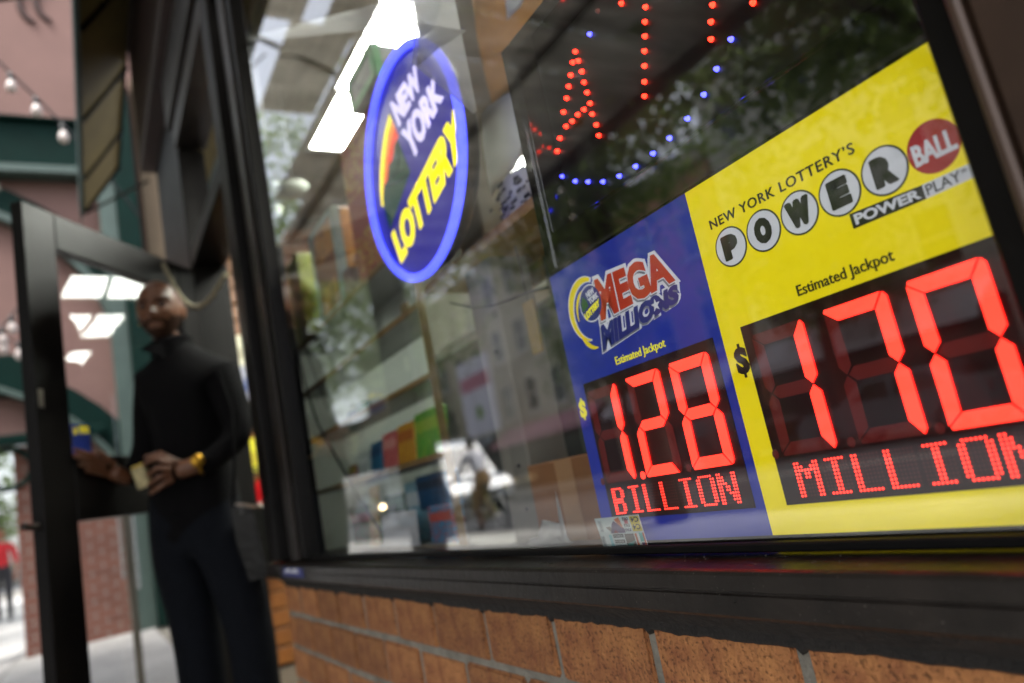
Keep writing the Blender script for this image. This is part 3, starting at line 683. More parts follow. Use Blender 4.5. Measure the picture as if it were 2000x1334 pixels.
patch('rust_strip', .80, .0, .845, .46, '#b1562b'); patch('teal_block', .89, .21, .97, .47, '#3f9a93'); patch('violet_block', .90, .03, .965, .19, '#503a5c'); patch('rust_strip', .968, .0, .998, .47, '#a8431c')
patch('pink_patch', .66, .76, .74, .90, '#b0555d')
def patch_word(s, u0, v0, u1, v1, colr, flip=False):
    q = [tuple(sub(*p)) for p in ((u0, v0), (u1, v0), (u0, v1), (u1, v1))]
    if flip: q = [q[3], q[2], q[1], q[0]]
    lettering('print', s, q, .0168, mat('ink '+colr, colr, .5), sh, .03, thick=.0001)
patch_word('C4', .82, .79, .98, .95, '#24241f', True); patch_word('C4', .82, .57, .98, .73, '#24241f', True)
for v in (.385, .215, .045): patch_word('POURIGA', .33, v, .53, v+.06, '#8f9694')
patch_word('nu', .64, .86, .76, .96, '#30343a', True); patch_word('nu', .64, .66, .76, .76, '#30343a', True); patch_word('nu', .64, .53, .76, .62, '#4a4660', True)
patch_word('HAUS', .02, .06, .10, .44, '#5c686c'); patch_word('1881', .06, .56, .14, .92, '#7a8688')
# ================================================================== WINDOW DISPLAY
M_shelfw = mat('pale grey shelf board', '#8d918c', .7, var=.1, scale=4); M_tan = mat('tan wood edge', '#7a6238', .7, var=.2, scale=20)
sh = thing('shelf_unit', 'pale grey shelf unit with tan edges standing close behind the glass', 'shelf', (-1.9, .2, .66))
SX0, SX1, SY0, SY1 = -2.46, -1.372, .125, .25
mb = bpy.data.materials.new('frosted back panel'); mb.use_nodes = True; n = mb.node_tree.nodes; L = mb.node_tree.links
n.remove(n['Principled BSDF']); a1 = n.new('ShaderNodeBsdfDiffuse'); a1.inputs[0].default_value = (.40, .43, .41, 1); a3 = n.new('ShaderNodeBsdfTranslucent'); a3.inputs[0].default_value = (.62, .66, .62, 1)
x1 = n.new('ShaderNodeMixShader'); x1.inputs[0].default_value = .55; L.new(a1.outputs[0], x1.inputs[1]); L.new(a3.outputs[0], x1.inputs[2]); L.new(x1.outputs[0], n['Material Output'].inputs[0])
b = B(); b.add([(SX0, SY1, .60), (-1.635, SY1, .60), (-1.635, SY1, 1.334), (SX0, SY1, 1.334)], [(0, 1, 2, 3)]); o = b.build('back_panel', mb, sh); mo = o.modifiers.new('t', 'SOLIDIFY'); mo.thickness = .0005
for z in (.668, .862, 1.032, 1.190, 1.343):
    b = B(); b.prism([(SX0+.002, SY0+.004), (SX1-.014, SY0+.004), (-1.637, SY1-.001), (SX0+.002, SY1-.001)], z-.010, z, ax='z'); p_ = b.build('shelf', M_shelfw, sh)
    b = B(); b.box((SX0+.002, SY0-.003, z-.011), (SX1-.014, SY0+.0035, z+.001)); b.build('front_edge', M_tan, p_)
b = B(); b.box((SX1-.007, SY0-.004, .60), (SX1, SY0+.012, 1.36)); b.build('end_post', M_tan, sh)
b = B(); b.box((SX0, SY0, .60), (SX0+.006, .42, 1.36)); b.build('end_panel', mb, sh)
b = B(); b.box((-2.43, .10, .05), (.55, .5, .655)); o = b.build('window_bench', mat('bench top', '#54504a', .6, var=.2, scale=5), loc=(-1, .3, .05)); tag(o, 'dark bench running along inside the window under the display', 'bench')

def packet(name, label, x, y, z, w_, h, d, cols, tilt=0, grp=None, cat='packet', cell=7, bars=None):
    """flat printed packet leaning back on the shelf, its foot at (x, y, z)"""
    t = thing(name, label, cat, (x, y, z), grp)
    b = B(); M = Matrix.Translation((x, y, z)) @ Matrix.Rotation(tilt, 4, 'X')
    b.bbox((-w_/2, 0, 0), (w_/2, d, h), .002, M=M); b.build('body', print_mat('print '+label, cell, (30, 30, 22), cols), t)
    b = B(); b.box((-w_/2+.004, -.001, h*.58), (w_/2-.004, -.0003, h*.82), M=M); b.build('title_band', mat('band '+label, cols[-1], .5), t)
    return t
g1 = 'snack packets on the middle shelf'
packet('snack_packet', 'small maroon packet at the far end of the packet row', -2.16, .17, .862, .07, .05, .02, ['#5a2030', '#7a2838', '#8a8a30'], -.1, g1)
packet('snack_packet', 'pale grey packet between the maroon and blue packets', -2.05, .17, .862, .10, .075, .02, ['#8a9a94', '#9aa8a2', '#b9c4bd'], -.1, g1)
packet('snack_packet', 'blue packet in the packet row on the middle shelf', -1.935, .17, .862, .085, .09, .02, ['#17506f', '#2a7390', '#163a5a'], -.1, g1)
packet('snack_packet', 'pinkish red packet in the packet row on the middle shelf', -1.825, .17, .862, .10, .10, .02, ['#a84a4c', '#b43a3e', '#c88a80'], -.1, g1)
packet('snack_packet', 'orange yellow packet in the packet row on the middle shelf', -1.705, .17, .862, .115, .105, .02, ['#b98a20', '#c79a2a', '#a8601c'], -.1, g1)
packet('snack_packet', 'large green packet nearest the end of the middle shelf', -1.565, .17, .862, .15, .115, .02, ['#3a8a30', '#4aa038', '#8fae3a'], -.1, g1)
g2 = 'goods on the bottom shelf'
packet('snack_box', 'green box with red end at the far end of the bottom shelf', -2.20, .19, .668, .20, .12, .05, ['#2f7a34', '#3c8a3a', '#a02c30'], 0, g2, 'box')
packet('leaning_card', 'red and yellow striped card leaning on the bottom shelf', -2.03, .16, .668, .06, .17, .01, ['#b03a34', '#c7bd6a', '#c9c28a'], -.15, g2, 'card')
packet('snack_box', 'dark green box behind the leaning card', -1.95, .20, .668, .10, .13, .04, ['#1f5a34', '#2c6e3c', '#12281c'], 0, g2, 'box')
packet('paper_sheet', 'pale whitish sheet propped at the front of the bottom shelf', -1.775, .145, .668, .24, .085, .004, ['#c3c9cd', '#d3cfcf', '#cfd8de'], -.05, g2, 'paper')
packet('candy_box', 'tall light blue box behind the pale sheet', -1.80, .22, .668, .16, .155, .04, ['#4a9ab5', '#62aac0', '#c9d6d8'], 0, g2, 'box')
packet('candy_box', 'dark blue upper box at the near end of the bottom shelf', -1.665, .20, .745, .16, .085, .05, ['#10466a', '#155a86', '#0a2a44'], 0, g2, 'box')
packet('candy_box', 'bright blue box at the near end of the bottom shelf with red figure', -1.545, .16, .668, .13, .085, .03, ['#1a7aa6', '#2488b4', '#b04a40'], -.04, g2, 'box')
packet('toy', 'small dark blue toy on the third shelf', -2.12, .18, 1.032, .05, .04, .03, ['#10305a', '#1c4a7a', '#123a5e'], 0, None, 'toy')
packet('toy', 'small green toy on the third shelf', -2.03, .18, 1.032, .045, .05, .03, ['#1a6a3c', '#2a8a50', '#17603a'], 0, None, 'toy')
packet('price_tag', 'cream tag at the near end of the fourth shelf', -1.46, .127, 1.178, .05, .035, .003, ['#8d7c50', '#9a8a5c', '#82724a'], 0, None, 'tag')
# boxes on the top board
def carton(name, label, p0, p1, cols, cat='box', cell=4, frame=None, grp='boxes on top of the shelf unit'):
    t = thing(name, label, cat, ((p0[0]+p1[0])/2, (p0[1]+p1[1])/2, p0[2]), grp)
    b = B(); b.bbox(p0, p1, .004); b.build('body', print_mat('p '+label, cell, (9, 9, 7), cols), t)
    if frame:
        b = B(); x0, y0, z0 = p0; x1, y1, z1 = p1
        for q in (((x0, z0), (x0+.018, z1)), ((x1-.018, z0), (x1, z1)), ((x0+.0182, z0), (x1-.0182, z0+.018)), ((x0+.0182, z1-.018), (x1-.0182, z1))): b.box((q[0][0], y0-.004, q[0][1]), (q[1][0], y0-.0005, q[1][1]))
        for q in (((y0, z0), (y0+.02, z1)), ((y1-.02, z0), (y1, z1))): b.box((x1+.0005, q[0][0], q[0][1]), (x1+.004, q[1][0], q[1][1]))
        b.build('border', mat('border '+frame, frame, .5), t)
    b = B(); b.box((p0[0]+.02, p0[1]-.0012, p0[2]+(p1[2]-p0[2])*.35), (p1[0]-.02, p0[1]-.0003, p0[2]+(p1[2]-p0[2])*.6)); b.build('printed_band', mat('pb '+cols[-1], cols[-1], .5), t)
    return t
carton('product_box', 'large red box with yellow patches on the shelf top beside the neon sign', (-1.80, .16, 1.345), (-1.50, .30, 1.765), ['#7a2a18', '#9a3a20', '#a89420', '#8a2a1a'], cell=5)
carton('product_box', 'grey faced box with green edges on top of the red box', (-1.60, .14, 1.767), (-1.42, .26, 1.86), ['#5c625e', '#6a706c', '#4f5652'], frame='#1c7a3a', cell=1)
carton('product_box', 'orange and white box with teal side on the shelf top', (-2.12, .14, 1.345), (-1.88, .30, 1.64), ['#a87222', '#b98230', '#7a4a18'], frame='#8fa8a0', cell=2)
carton('product_box', 'green and yellow box between the white bordered box and the lime card', (-2.22, .17, 1.345), (-2.13, .30, 1.62), ['#3a6a24', '#5a8a2c', '#8a8a30'], cell=4)
carton('product_box', 'lime green card box at the far end of the shelf top', (-2.45, .14, 1.345), (-2.30, .28, 1.66), ['#8a9030', '#98a038', '#a09a60'], cell=2)
carton('product_box', 'flat pinkish grey box lying on the shelf top', (-1.86, .135, 1.345), (-1.81, .29, 1.43), ['#7a685c', '#8a786c', '#6a584c'], cell=2)
# pale round forms on cords at the upper left of the window
for i, (u, v, r_) in enumerate(((535, 392, .10), (575, 385, .07), (520, 430, .09))):
    p = atY(u, v, .34); b = B(); b.lathe([(.001, 0), (r_*.6, .005), (r_, .05), (r_*.96, .052), (r_*.58, .012), (.001, .008)], tuple(p), 'z', 28)
    o = b.build('white_bowl', mat('white enamel', '#a9b0a6', .4), loc=tuple(p)); tag(o, ['wide pale bowl-shaped lampshade high in the window corner', 'small pale round shade above the boxes', 'lower pale round shade next to the window post'][i], 'lampshade', 'pale round shades hanging inside the window')
    b2 = B(); b2.tube([p+Vector((0, 0, .01)), Vector((p.x, p.y, 2.69))], .003, 5); b2.build('cord', M_case, o)
# upper ledge with papers
b = B(); b.box((-1.36, .135, 1.200), (-.765, .30, 1.218)); o = b.build('upper_ledge', mat('brown chipboard', '#96703f', .7, var=.25, scale=30), loc=(-1, .2, 1.2)); tag(o, 'brown chipboard ledge behind the round neon sign', 'shelf')
b = B(); b.box((-1.37, .30, 1.16), (-.765, .315, 1.25)); b.build('back_rail', MATS['brown chipboard'], o)
def sheet(name, label, pts, y0, bulge, m, cat='paper', amp=.004, th=.0003):
    """a curled sheet: polygon seen in the window, with real curvature in depth"""
    bm = bmesh.new(); P = [atY(u, v, y0) for u, v in pts]
    f = bm.faces.new([bm.verts.new((p.x, 0, p.z)) for p in P]); bmesh.ops.triangulate(bm, faces=[f])
    bmesh.ops.subdivide_edges(bm, edges=list(bm.edges), cuts=5, use_grid_fill=True)
    cx = sum(p.x for p in P)/len(P); cz = sum(p.z for p in P)/len(P)
    for v in bm.verts: v.co.y = y0+bulge*((v.co.x-cx)**2*6+(v.co.z-cz)**2*2)+amp*noise.noise((v.co.x*7, 2, v.co.z*7))
    bm.normal_update()
    g = bmesh.ops.solidify(bm, geom=list(bm.faces), thickness=th)
    b = B(); b.bm(bm, smooth=True); o = b.build(name, m, loc=(cx, y0, min(p.z for p in P))); return tag(o, label, cat)
# translucent paper in front of the neon sign's corner
mt = bpy.data.materials.new('thin translucent paper'); mt.use_nodes = True; n = mt.node_tree.nodes; L = mt.node_tree.links
n.remove(n['Principled BSDF']); a1 = n.new('ShaderNodeBsdfDiffuse'); a1.inputs[0].default_value = (.62, .63, .62, 1); a2 = n.new('ShaderNodeBsdfTransparent'); a3 = n.new('ShaderNodeBsdfTranslucent'); a3.inputs[0].default_value = (.5, .5, .5, 1)
x1 = n.new('ShaderNodeMixShader'); x1.inputs[0].default_value = .4; x2 = n.new('ShaderNodeMixShader'); x2.inputs[0].default_value = .48
L.new(a1.outputs[0], x1.inputs[1]); L.new(a3.outputs[0], x1.inputs[2]); L.new(x1.outputs[0], x2.inputs[1]); L.new(a2.outputs[0], x2.inputs[2]); L.new(x2.outputs[0], n['Material Output'].inputs[0])
sheet('thin_paper', 'thin translucent paper over the upper corner of the neon sign', [(815,-40),(880,-40),(932,216),(925,222),(863,171),(806,124),(812,60)], .036, 0, mt, amp=.002)
M_paper = mat('off white paper', '#c4c6c3', .7, var=.06, scale=4); M_kraft = mat('brown kraft paper', '#a5865a', .8, var=.15, scale=6, bump=.2, bscale=12)
for m_ in (M_paper, M_kraft):
    n = m_.node_tree.nodes; L = m_.node_tree.links; tr = n.new('ShaderNodeBsdfTranslucent'); mx = n.new('ShaderNodeMixShader'); mx.inputs[0].default_value = .5
    L.new(n['Principled BSDF'].inputs['Base Color'].links[0].from_socket, tr.inputs[0]); L.new(n['Principled BSDF'].outputs[0], mx.inputs[1]); L.new(tr.outputs[0], mx.inputs[2]); L.new(mx.outputs[0], n['Material Output'].inputs[0])
sheet('kraft_sheet', 'brown kraft paper hung behind the neon sign and light dot sign', [(868,-60),(1130,-60),(975,100),(998,166),(935,222),(905,120)], .24, .3, M_kraft)
sheet('white_corner_paper', 'small white paper taped over the brown kraft paper', [(978,-30),(1050,-60),(1015,14),(988,38)], .20, .2, M_paper)
sheet('hanging_paper', 'white paper hanging between the neon sign and the light dot sign', [(932,222),(1000,166),(1010,300),(1000,330),(945,385),(936,300)], .17, .4, M_paper)
np_ = [(940,432),(946,385),(1004,322),(1045,340),(1048,388),(1000,425),(962,447)]
nws = sheet('newspaper_roll', 'rolled printed newspaper lying on the chipboard ledge', np_, .16, 1.2, mat('newsprint', '#c3c6c2', .8), 'newspaper', .006)
b = B(); r_ = random.Random(3)
for i in range(46):
    u, v = r_.uniform(950, 1040), r_.uniform(350, 432)
    if v < 385-(u-946)*.9+8 or v > 445-(u-955)*.55: continue
    p = atY(u, v, .150); w_, h = r_.uniform(.006, .02), r_.uniform(.003, .008)
    b.box((p.x, .1485, p.z), (p.x+w_, .1492, p.z+h))
b.build('print_blocks', mat('news ink', '#3a3f42', .7, var=.5, scale=30), nws)
# carton, grey post, dark cabinet near the jackpot sign
b = B(); b.bbox((-1.235, .17, .656), (-1.13, .26, 2.69), .004); o = b.build('inner_post', mat('dusty grey post', '#76746a', .7, var=.15, scale=5, stretch=(1, 1, .3)), loc=(-1.19, .2, .656)); tag(o, 'dusty grey square post inside the window left of the jackpot sign', 'post')
for z in (.72, .80, 1.02): b = B(); b.ball((-1.165, .168, z), .004, 0, 1); b.build('bolt', M_case, o)
cab = thing('glass_cabinet', 'dark framed glass cabinet front behind the jackpot sign edge', 'cabinet', (-.95, .3, .80))
for q in (((-1.125, .29, .80), (-1.105, .33, 1.195)), ((-.79, .29, .80), (-.77, .33, 1.195)), ((-1.1045, .29, .80), (-.7905, .33, .825))): b = B(); b.bbox(q[0], q[1], .002); b.build('frame_bar', mat('grey green bar', '#3f4742', .5), cab)
b = B(); b.box((-1.104, .31, .826), (-.791, .316, 1.194)); b.build('glass', M_dglass, cab)
b = B(); b.box((-1.104, .36, .80), (-.791, .37, 1.194)); b.build('dark_back', mat('cabinet back', '#23221f', .7), cab)
for x in (-1.08, -1.0, -.93, -.86):
    b = B(); h = rnd.uniform(.06, .12); b.bbox((x, .325, .8265), (x+.05, .355, .8265+h), .002); b.build('boxed_item', mat('item %.2f' % x, ['#5a3a34', '#8a8d88', '#6a4a2c', '#3c4a5a'][int((x+1.09)/.075) % 4], .6), cab)
b = B(); b.box((-2.25, .43, .656), (-.765, .445, 1.199)); o = b.build('dark_partition', mat('dark partition board', '#1f1d1a', .7, var=.3, scale=4), loc=(-1.2, .43, .656)); tag(o, 'dark board standing behind the grey post and the carton', 'partition')  # added dark backdrop, stands in for the unlit depth of the shop
b = B(); b.box((-2.25, .428, 1.17), (-.765, .4299, 1.199)); b.build('top_rail', M_shelfw, o)
ct = thing('cardboard_carton', 'brown cardboard carton on the bench beside the jackpot sign', 'carton', (-.98, .2, .657))
b = B(); b.bbox((-1.10, .145, .657), (-.775, .285, .795), .003); b.build('body', mat('cardboard', '#8d5f36', .8, var=.12, scale=6), ct)
b = B(); b.box((-1.01, .1438, .658), (-.96, .1445, .794)); b.build('tape', mat('paper tape', '#a87f55', .5), ct)
b = B(); b.box((-.90, .1435, .67), (-.84, .1445, .71)); b.build('shipping_label', mat('label paper', '#b9b2a6', .6), ct)
pp = sheet('curled_paper', 'curled white paper lying on the bench beside the carton', [(1000,1077),(1170,1074),(1165,1066),(1100,1062),(1086,1050),(1072,1066)], .085, 0, M_paper)
yt = B(); yt.box((-.985, .20, .985), (-.975, .21, 1.10)); p = atY(1040, 640, .2)
b = B(); b.bbox((p.x-.012, .195, p.z-.05), (p.x+.022, .203, p.z+.05), .002); o = b.build('hanging_tag', mat('ochre tag', '#8a7030', .6), loc=(p.x, .2, p.z-.05)); tag(o, 'ochre yellow strip hanging behind the glass left of the jackpot sign', 'tag')
b = B(); b.tube([(p.x+.005, .199, p.z+.045), (p.x, .2, 1.199)], .0015, 5); b.build('string', M_case, o)
# black cable hanging in front of the shelves
cpts = [(548,500),(556,560),(566,610),(580,680),(598,760),(622,830),(655,890),(700,970),(745,1040)]
b = B(); b.tube([atY(u, v, .085+.002*i) for i, (u, v) in enumerate(cpts)], .0035, 8); o = b.build('black_cable', mat('black rubber', '#0d0d0d', .5), loc=tuple(atY(745, 1040, .1))); tag(o, 'black cable drooping in front of the shelf unit', 'cable')
b = B(); b.tube([atY(u, v, .09) for u, v in [(585,600),(600,690),(625,760),(640,800)]], .0014, 6); o = b.build('dangling_lead', MATS['black rubber'], loc=tuple(atY(640, 800, .09))); tag(o, 'thin cord hanging beside the black cable', 'cord')
b = B(); b.tube([atY(u, v, .12) for u, v in [(880,592),(925,601),(965,596),(995,586),(1030,572),(1075,560)]], .0022, 6); o = b.build('thin_wire', MATS['black rubber'], loc=tuple(atY(925, 601, .12))); tag(o, 'thin dark wire strung from the neon sign to the jackpot sign', 'wire')
b = B(); b.tube([atY(u, v, .2) for u, v in [(712,50),(708,120),(716,160),(722,200),(735,225)]], .003, 6); o = b.build('lamp_cord', MATS['black rubber'], loc=tuple(atY(735, 225, .2))); tag(o, 'dark cord running down past the bright ceiling panels', 'cord')
# things on the slat wall
def ext():
    t = thing('fire_extinguisher', 'red fire extinguisher with white label by the doorway', 'extinguisher', (-4.29, .335, .62))
    c = (-4.29, .335, 0)
    b = B(); b.lathe([(.001, .62), (.055, .62), (.062, .64), (.062, .99), (.05, 1.03), (.02, 1.05)], c, 'z', 20); b.build('cylinder', mat('extinguisher red', '#b3121a', .35), t)
    b = B(); b.lathe([(.0625, .80), (.0625, .92)], c, 'z', 20); b.build('label', mat('ext label', '#c9c5ba', .5), t)
    b = B(); b.lathe([(.02, 1.05), (.02, 1.08), (.001, 1.08)], c, 'z', 12); b.box((-4.30, .27, 1.08), (-4.28, .37, 1.10)); b.box((-4.30, .27, 1.11), (-4.28, .39, 1.125)); b.build('valve', M_case, t)
    b = B(); b.tube([(-4.29, .345, 1.07), (-4.25, .40, 1.05), (-4.23, .41, .9), (-4.235, .40, .75)], .012, 8); b.build('hose', M_case, t)
    b = B(); b.box((-4.384, .29, .80), (-4.352, .38, .83)); b.build('bracket', M_case, t)
ext()
def wall_item(nm, lab, cat, u, v, w_, h, colr, det, dc):
    p = atX(u, v, -4.36); t = thing(nm, lab, cat, tuple(p))
    b = B(); b.bbox((-4.384, p.y-w_/2, p.z-h/2), (-4.36, p.y+w_/2, p.z+h/2), .008); b.build('body', mat('w'+colr, colr, .5), t)
    b = B(); b.box((-4.3595, p.y-w_*.3, p.z-h*.25), (-4.357, p.y+w_*.3, p.z+h*.1)); b.build(det, mat('w'+dc, dc, .5), t)
wall_item('yellow_notice', 'yellow notice on the slat wall beside the man', 'notice', 490, 890, .16, .20, '#d2c81c', 'print', '#b8a616')
wall_item('wall_phone', 'cream wall box hung on the orange slat wall', 'wall box', 475, 685, .13, .20, '#cfc8ae', 'panel', '#a49c84')
wall_item('price_card', 'pale printed card on the slat wall below the cream box', 'card', 488, 745, .10, .22, '#9c9cae', 'print', '#3c4c8a')
# ================================================================== PEOPLE
def skin_mesh(J, E_, sub=2):
    names = list(J); idx = {n: i for i, n in enumerate(names)}
    me = bpy.data.meshes.new('s'); me.from_pydata([tuple(J[n][0]) for n in names], [(idx[a], idx[c]) for a, c, _ in E_], [])
    ob = bpy.data.objects.new('s', me); COL.objects.link(ob)
    ob.modifiers.new('k', 'SKIN'); ob.modifiers.new('u', 'SUBSURF').levels = sub
    for i, n in enumerate(names):
        sv = me.skin_vertices[0].data[i]; r_ = J[n][1]; sv.radius = r_ if isinstance(r_, tuple) else (r_, r_); sv.use_root = (n == 'pelvis')
    dg = bpy.context.evaluated_depsgraph_get(); dg.update(); ev = ob.evaluated_get(dg); m2 = ev.to_mesh()
    vs = [v.co.copy() for v in m2.vertices]; fs = [tuple(p.vertices) for p in m2.polygons]
    ev.to_mesh_clear(); bpy.data.objects.remove(ob); bpy.data.meshes.remove(me)
    mi = []
    segs = [(Vector(J[a][0]), Vector(J[c][0]), m, (J[a][1]+J[c][1])/2) for a, c, m in E_]
    for f in fs:
        c = sum((vs[i] for i in f), Vector())/len(f); best = (1e9, 0)
        for p, q, m, rr in segs:
            d = q-p; t = max(0, min(1, (c-p).dot(d)/max(1e-9, d.dot(d)))); k = (c-p-d*t).length/rr
            if k < best[0]: best = (k, m)
        mi.append(best[1])
    return vs, fs, mi
def head_mesh(b, c, fwd, upv, H, mi_skin, mi_eye=None, mi_hair=None, bald=True):
    """head with brow, eye hollows, nose, lips, chin and ears; H is chin to crown"""
    f = Vector(fwd).normalized(); u = (Vector(upv)-f*Vector(upv).dot(f)).normalized(); s = f.cross(u)
    k = H/.225
    bm = bmesh.new(); bmesh.ops.create_icosphere(bm, subdivisions=5, radius=1)
    def G(x, z, cx, cz, sx, sz): return math.exp(-((x-cx)/sx)**2-((z-cz)/sz)**2)
    cols = {}
    for v in bm.verts:
        d = v.co.copy(); x, y, z = d.x*.076, d.y*.096, d.z*.1125
        if z < 0:
            t = min(1, -z/.1125); x *= 1-.30*t*t; y = y*(1-.10*t) + (.010*t if d.y > 0 else .030*t)
            if d.y < 0: y *= 1-.25*t
        if z > .03 and d.y < 0: y *= 1.06
        if d.y > 0:
            fr = min(1, d.y*1.6)
            o = 0
            o += .024*G(x, z, 0, -.024, .012, .014)+.014*G(x, z, 0, -.002, .008, .022)
            o += .006*G(x, z, .013, -.028, .007, .008)+.006*G(x, z, -.013, -.028, .007, .008)
            o -= .012*(G(x, z, .031, .010, .017, .012)+G(x, z, -.031, .010, .017, .012))
            o += .006*(G(x, z, .030, .030, .022, .008)+G(x, z, -.030, .030, .022, .008))
            o += .007*G(x, z, 0, -.054, .024, .006)+.008*G(x, z, 0, -.067, .020, .006)-.005*G(x, z, 0, -.0605, .028, .003)
            o += .008*G(x, z, 0, -.094, .020, .013)
            o += .005*(G(x, z, .045, -.015, .016, .014)+G(x, z, -.045, -.015, .016, .014))
            y += o*fr
        v.co = Vector(c)+(s*x+f*y+u*z)*k
    n0 = len(b.f); b.bm(bm, mi_skin, smooth=True)
    if mi_hair is not None:
        for i in range(n0, len(b.f)):
            q = sum((Vector(b.v[j]) for j in b.f[i]), Vector())/len(b.f[i])-Vector(c); x, y, z = q.dot(s)/k, q.dot(f)/k, q.dot(u)/k
            beard = y > -.005 and ((z < -.072 and z < -.05) or (abs(x) > .046 and z < -.03) or (abs(x) < .034 and -.052 < z < -.040) or (abs(x) > .024 and -.075 < z < -.045)) 
            brow = y > .05 and .024 < z < .034 and .012 < abs(x) < .052
            if beard or brow: b.mi[i] = mi_hair
    def P(x, y, z): return Vector(c)+(s*x+f*y+u*z)*k
    for sg in (-1, 1):
        bm = bmesh.new(); bmesh.ops.create_icosphere(bm, subdivisions=3, radius=1)
        for v in bm.verts:
            x, y, z = v.co; rr = 1-.25*max(0, 1-abs(y)*1.4)*(1 if sg*x > 0 else 0)
            v.co = P(sg*.0745+x*.010*rr, -.010+y*.019-.006*x*sg, -.008+z*.031+.004*y)
        b.bm(bm, mi_skin, smooth=True)
        if mi_eye is not None: b.ball(P(sg*.031, .0785, .009), .0105*k, mi_eye, 2)
    return P
def finger(b, pts, r_, mi):
    pts = [Vector(p) for p in pts]; q = []
    for i in range(len(pts)-1):
        for t in (0, .5): q.append(pts[i].lerp(pts[i+1], t))
    q.append(pts[-1]); n = len(q)
    b.tube(q, [r_*(1.06-.30*i/(n-1)) for i in range(n)], 8, mi); b.ball(pts[-1], r_*.76, mi, 2); b.ball(pts[0], r_*1.05, mi, 2)
M_skin = mat('dark brown skin', '#54331f', .45, spec=.4, var=.1, scale=30); M_knit = mat('black knit', '#090809', .95, spec=.08, var=.3, scale=120, bump=.3, bscale=300)
M_trs = mat('dark navy trousers', '#0b0d12', .9, spec=.1, var=.2, scale=30, bump=.1, bscale=60); M_shoe = mat('black shoe leather', '#0a0909', .5, spec=.2)
M_eye = mat('eye dark', '#1a1311', .15); M_gold = mat('gold', '#9a7428', .3, metal=1)
man = thing('person', 'man in black sweater and dark trousers pushing the glass door open', 'person', (-2.84, -.19, .0))
fac = Vector((.80, -.60, 0))
pel = atD(385, 1012, 2.56)
J = {'pelvis': (pel, .128), 'waist': (atD(378, 905, 2.59), .122), 'chest': (atD(368, 805, 2.63), .140), 'upch': (atD(358, 728, 2.67), .105), 'neck': (atD(338, 682, 2.685), .060), 'nape': (atD(326, 648, 2.69), .056),
     'shL': (atD(436, 735, 2.64), .076), 'elL': (atD(472, 852, 2.56), .056), 'wrL': (atD(402, 905, 2.46), .038),
     'hwL': (atD(385, 908, 2.45), .030), 'paL': (atD(340, 922, 2.43), .033),
     'shR': (atD(298, 745, 2.70), .074), 'elR': (atD(288, 878, 2.62), .052), 'wrR': (atD(258, 932, 2.54), .036), 'hwR': (atD(247, 934, 2.52), .029), 'paR': (atD(214, 918, 2.47), .031)}
hR, hL = atD(338, 1040, 2.57), atD(430, 1038, 2.54); kR, kL = atD(382, 1215, 2.52), atD(487, 1215, 2.49)
aR, aL = Vector((kR.x-.03, kR.y+.01, .10)), Vector((kL.x-.03, kL.y+.01, .10))
J.update({'hipR': (hR, .106), 'hipL': (hL, .106), 'knR': (kR, .086), 'knL': (kL, .086), 'anR': (aR, .076), 'anL': (aL, .076), 'toR': (aR+fac*.16-Vector((0, 0, .055)), .043), 'toL': (aL+fac*.16-Vector((0, 0, .055)), .043)})
E_ = [('pelvis','waist',1),('waist','chest',1),('chest','upch',1),('upch','neck',1),('neck','nape',0),('upch','shL',1),('shL','elL',1),('elL','wrL',1),('wrL','hwL',0),('hwL','paL',0),('upch','shR',1),('shR','elR',1),('elR','wrR',1),('wrR','hwR',0),('hwR','paR',0),
      ('pelvis','hipR',2),('pelvis','hipL',2),('hipR','knR',2),('hipL','knL',2),('knR','anR',2),('knL','anL',2),('anR','toR',3),('anL','toL',3)]
b = B(); vs, fs, mi = skin_mesh(J, E_)
for f, m in zip(fs, mi): b.f.append(f); b.mi.append(m); b.sm.append(True)
b.v += [tuple(v) for v in vs]
top, chin = atD(304, 553, 2.69), atD(322, 664, 2.66)
hc = (top+chin)/2; hup = (top-chin).normalized()*.35+Vector((0, 0, 1))*.65
HP = head_mesh(b, hc, Vector((.90, -.36, -.10)), hup, (top-chin).length*1.04, 0, 4, 5)
# left hand closed on the small case it carries
pl = J['paL'][0]
for tip, mid, base in (((284,905,2.40),(306,895,2.39),(332,905,2.405)), ((290,928,2.392),(308,913,2.38),(330,917,2.40)), ((292,946,2.395),(310,932,2.38),(330,928,2.405)), ((296,962,2.40),(314,950,2.385),(334,938,2.41)), ((286,893,2.42),(312,886,2.43),(350,904,2.44))):
    finger(b, [atD(*base), atD(*mid), atD(*tip)], .0105, 0)
# right hand spread flat on the door rail
for tip, mid, base in (((148,879,2.37),(172,888,2.415),(204,905,2.46)), ((150,892,2.372),(174,900,2.42),(203,913,2.465)), ((158,907,2.385),(178,912,2.425),(204,920,2.47)), ((170,920,2.41),(186,922,2.44),(208,926,2.475)), ((188,882,2.43),(200,888,2.445),(222,906,2.48))):
    finger(b, [atD(*base), atD(*mid), atD(*tip)], .0100, 0)
b.build('body', [M_skin, M_knit, M_trs, M_shoe, M_eye, mat('short beard', '#2a1a11', .8, spec=.1)], man)
def ring(b, c, ax, r_, t, seg=22, mi=0):
    ax = Vector(ax).normalized(); a = ax.orthogonal().normalized(); d = ax.cross(a)
    b.tube([Vector(c)+(a*math.cos(2*math.pi*i/seg)+d*math.sin(2*math.pi*i/seg))*r_ for i in range(seg+1)], t, 7, mi, cap=False)
b = B(); nk = J['neck'][0]
for i in range(5): ring(b, nk+Vector((.004, -.002, -.012+i*.011)), Vector((.15, -.1, 1)), .066-.001*i, .012)
b.build('rolled_collar', M_knit, man)
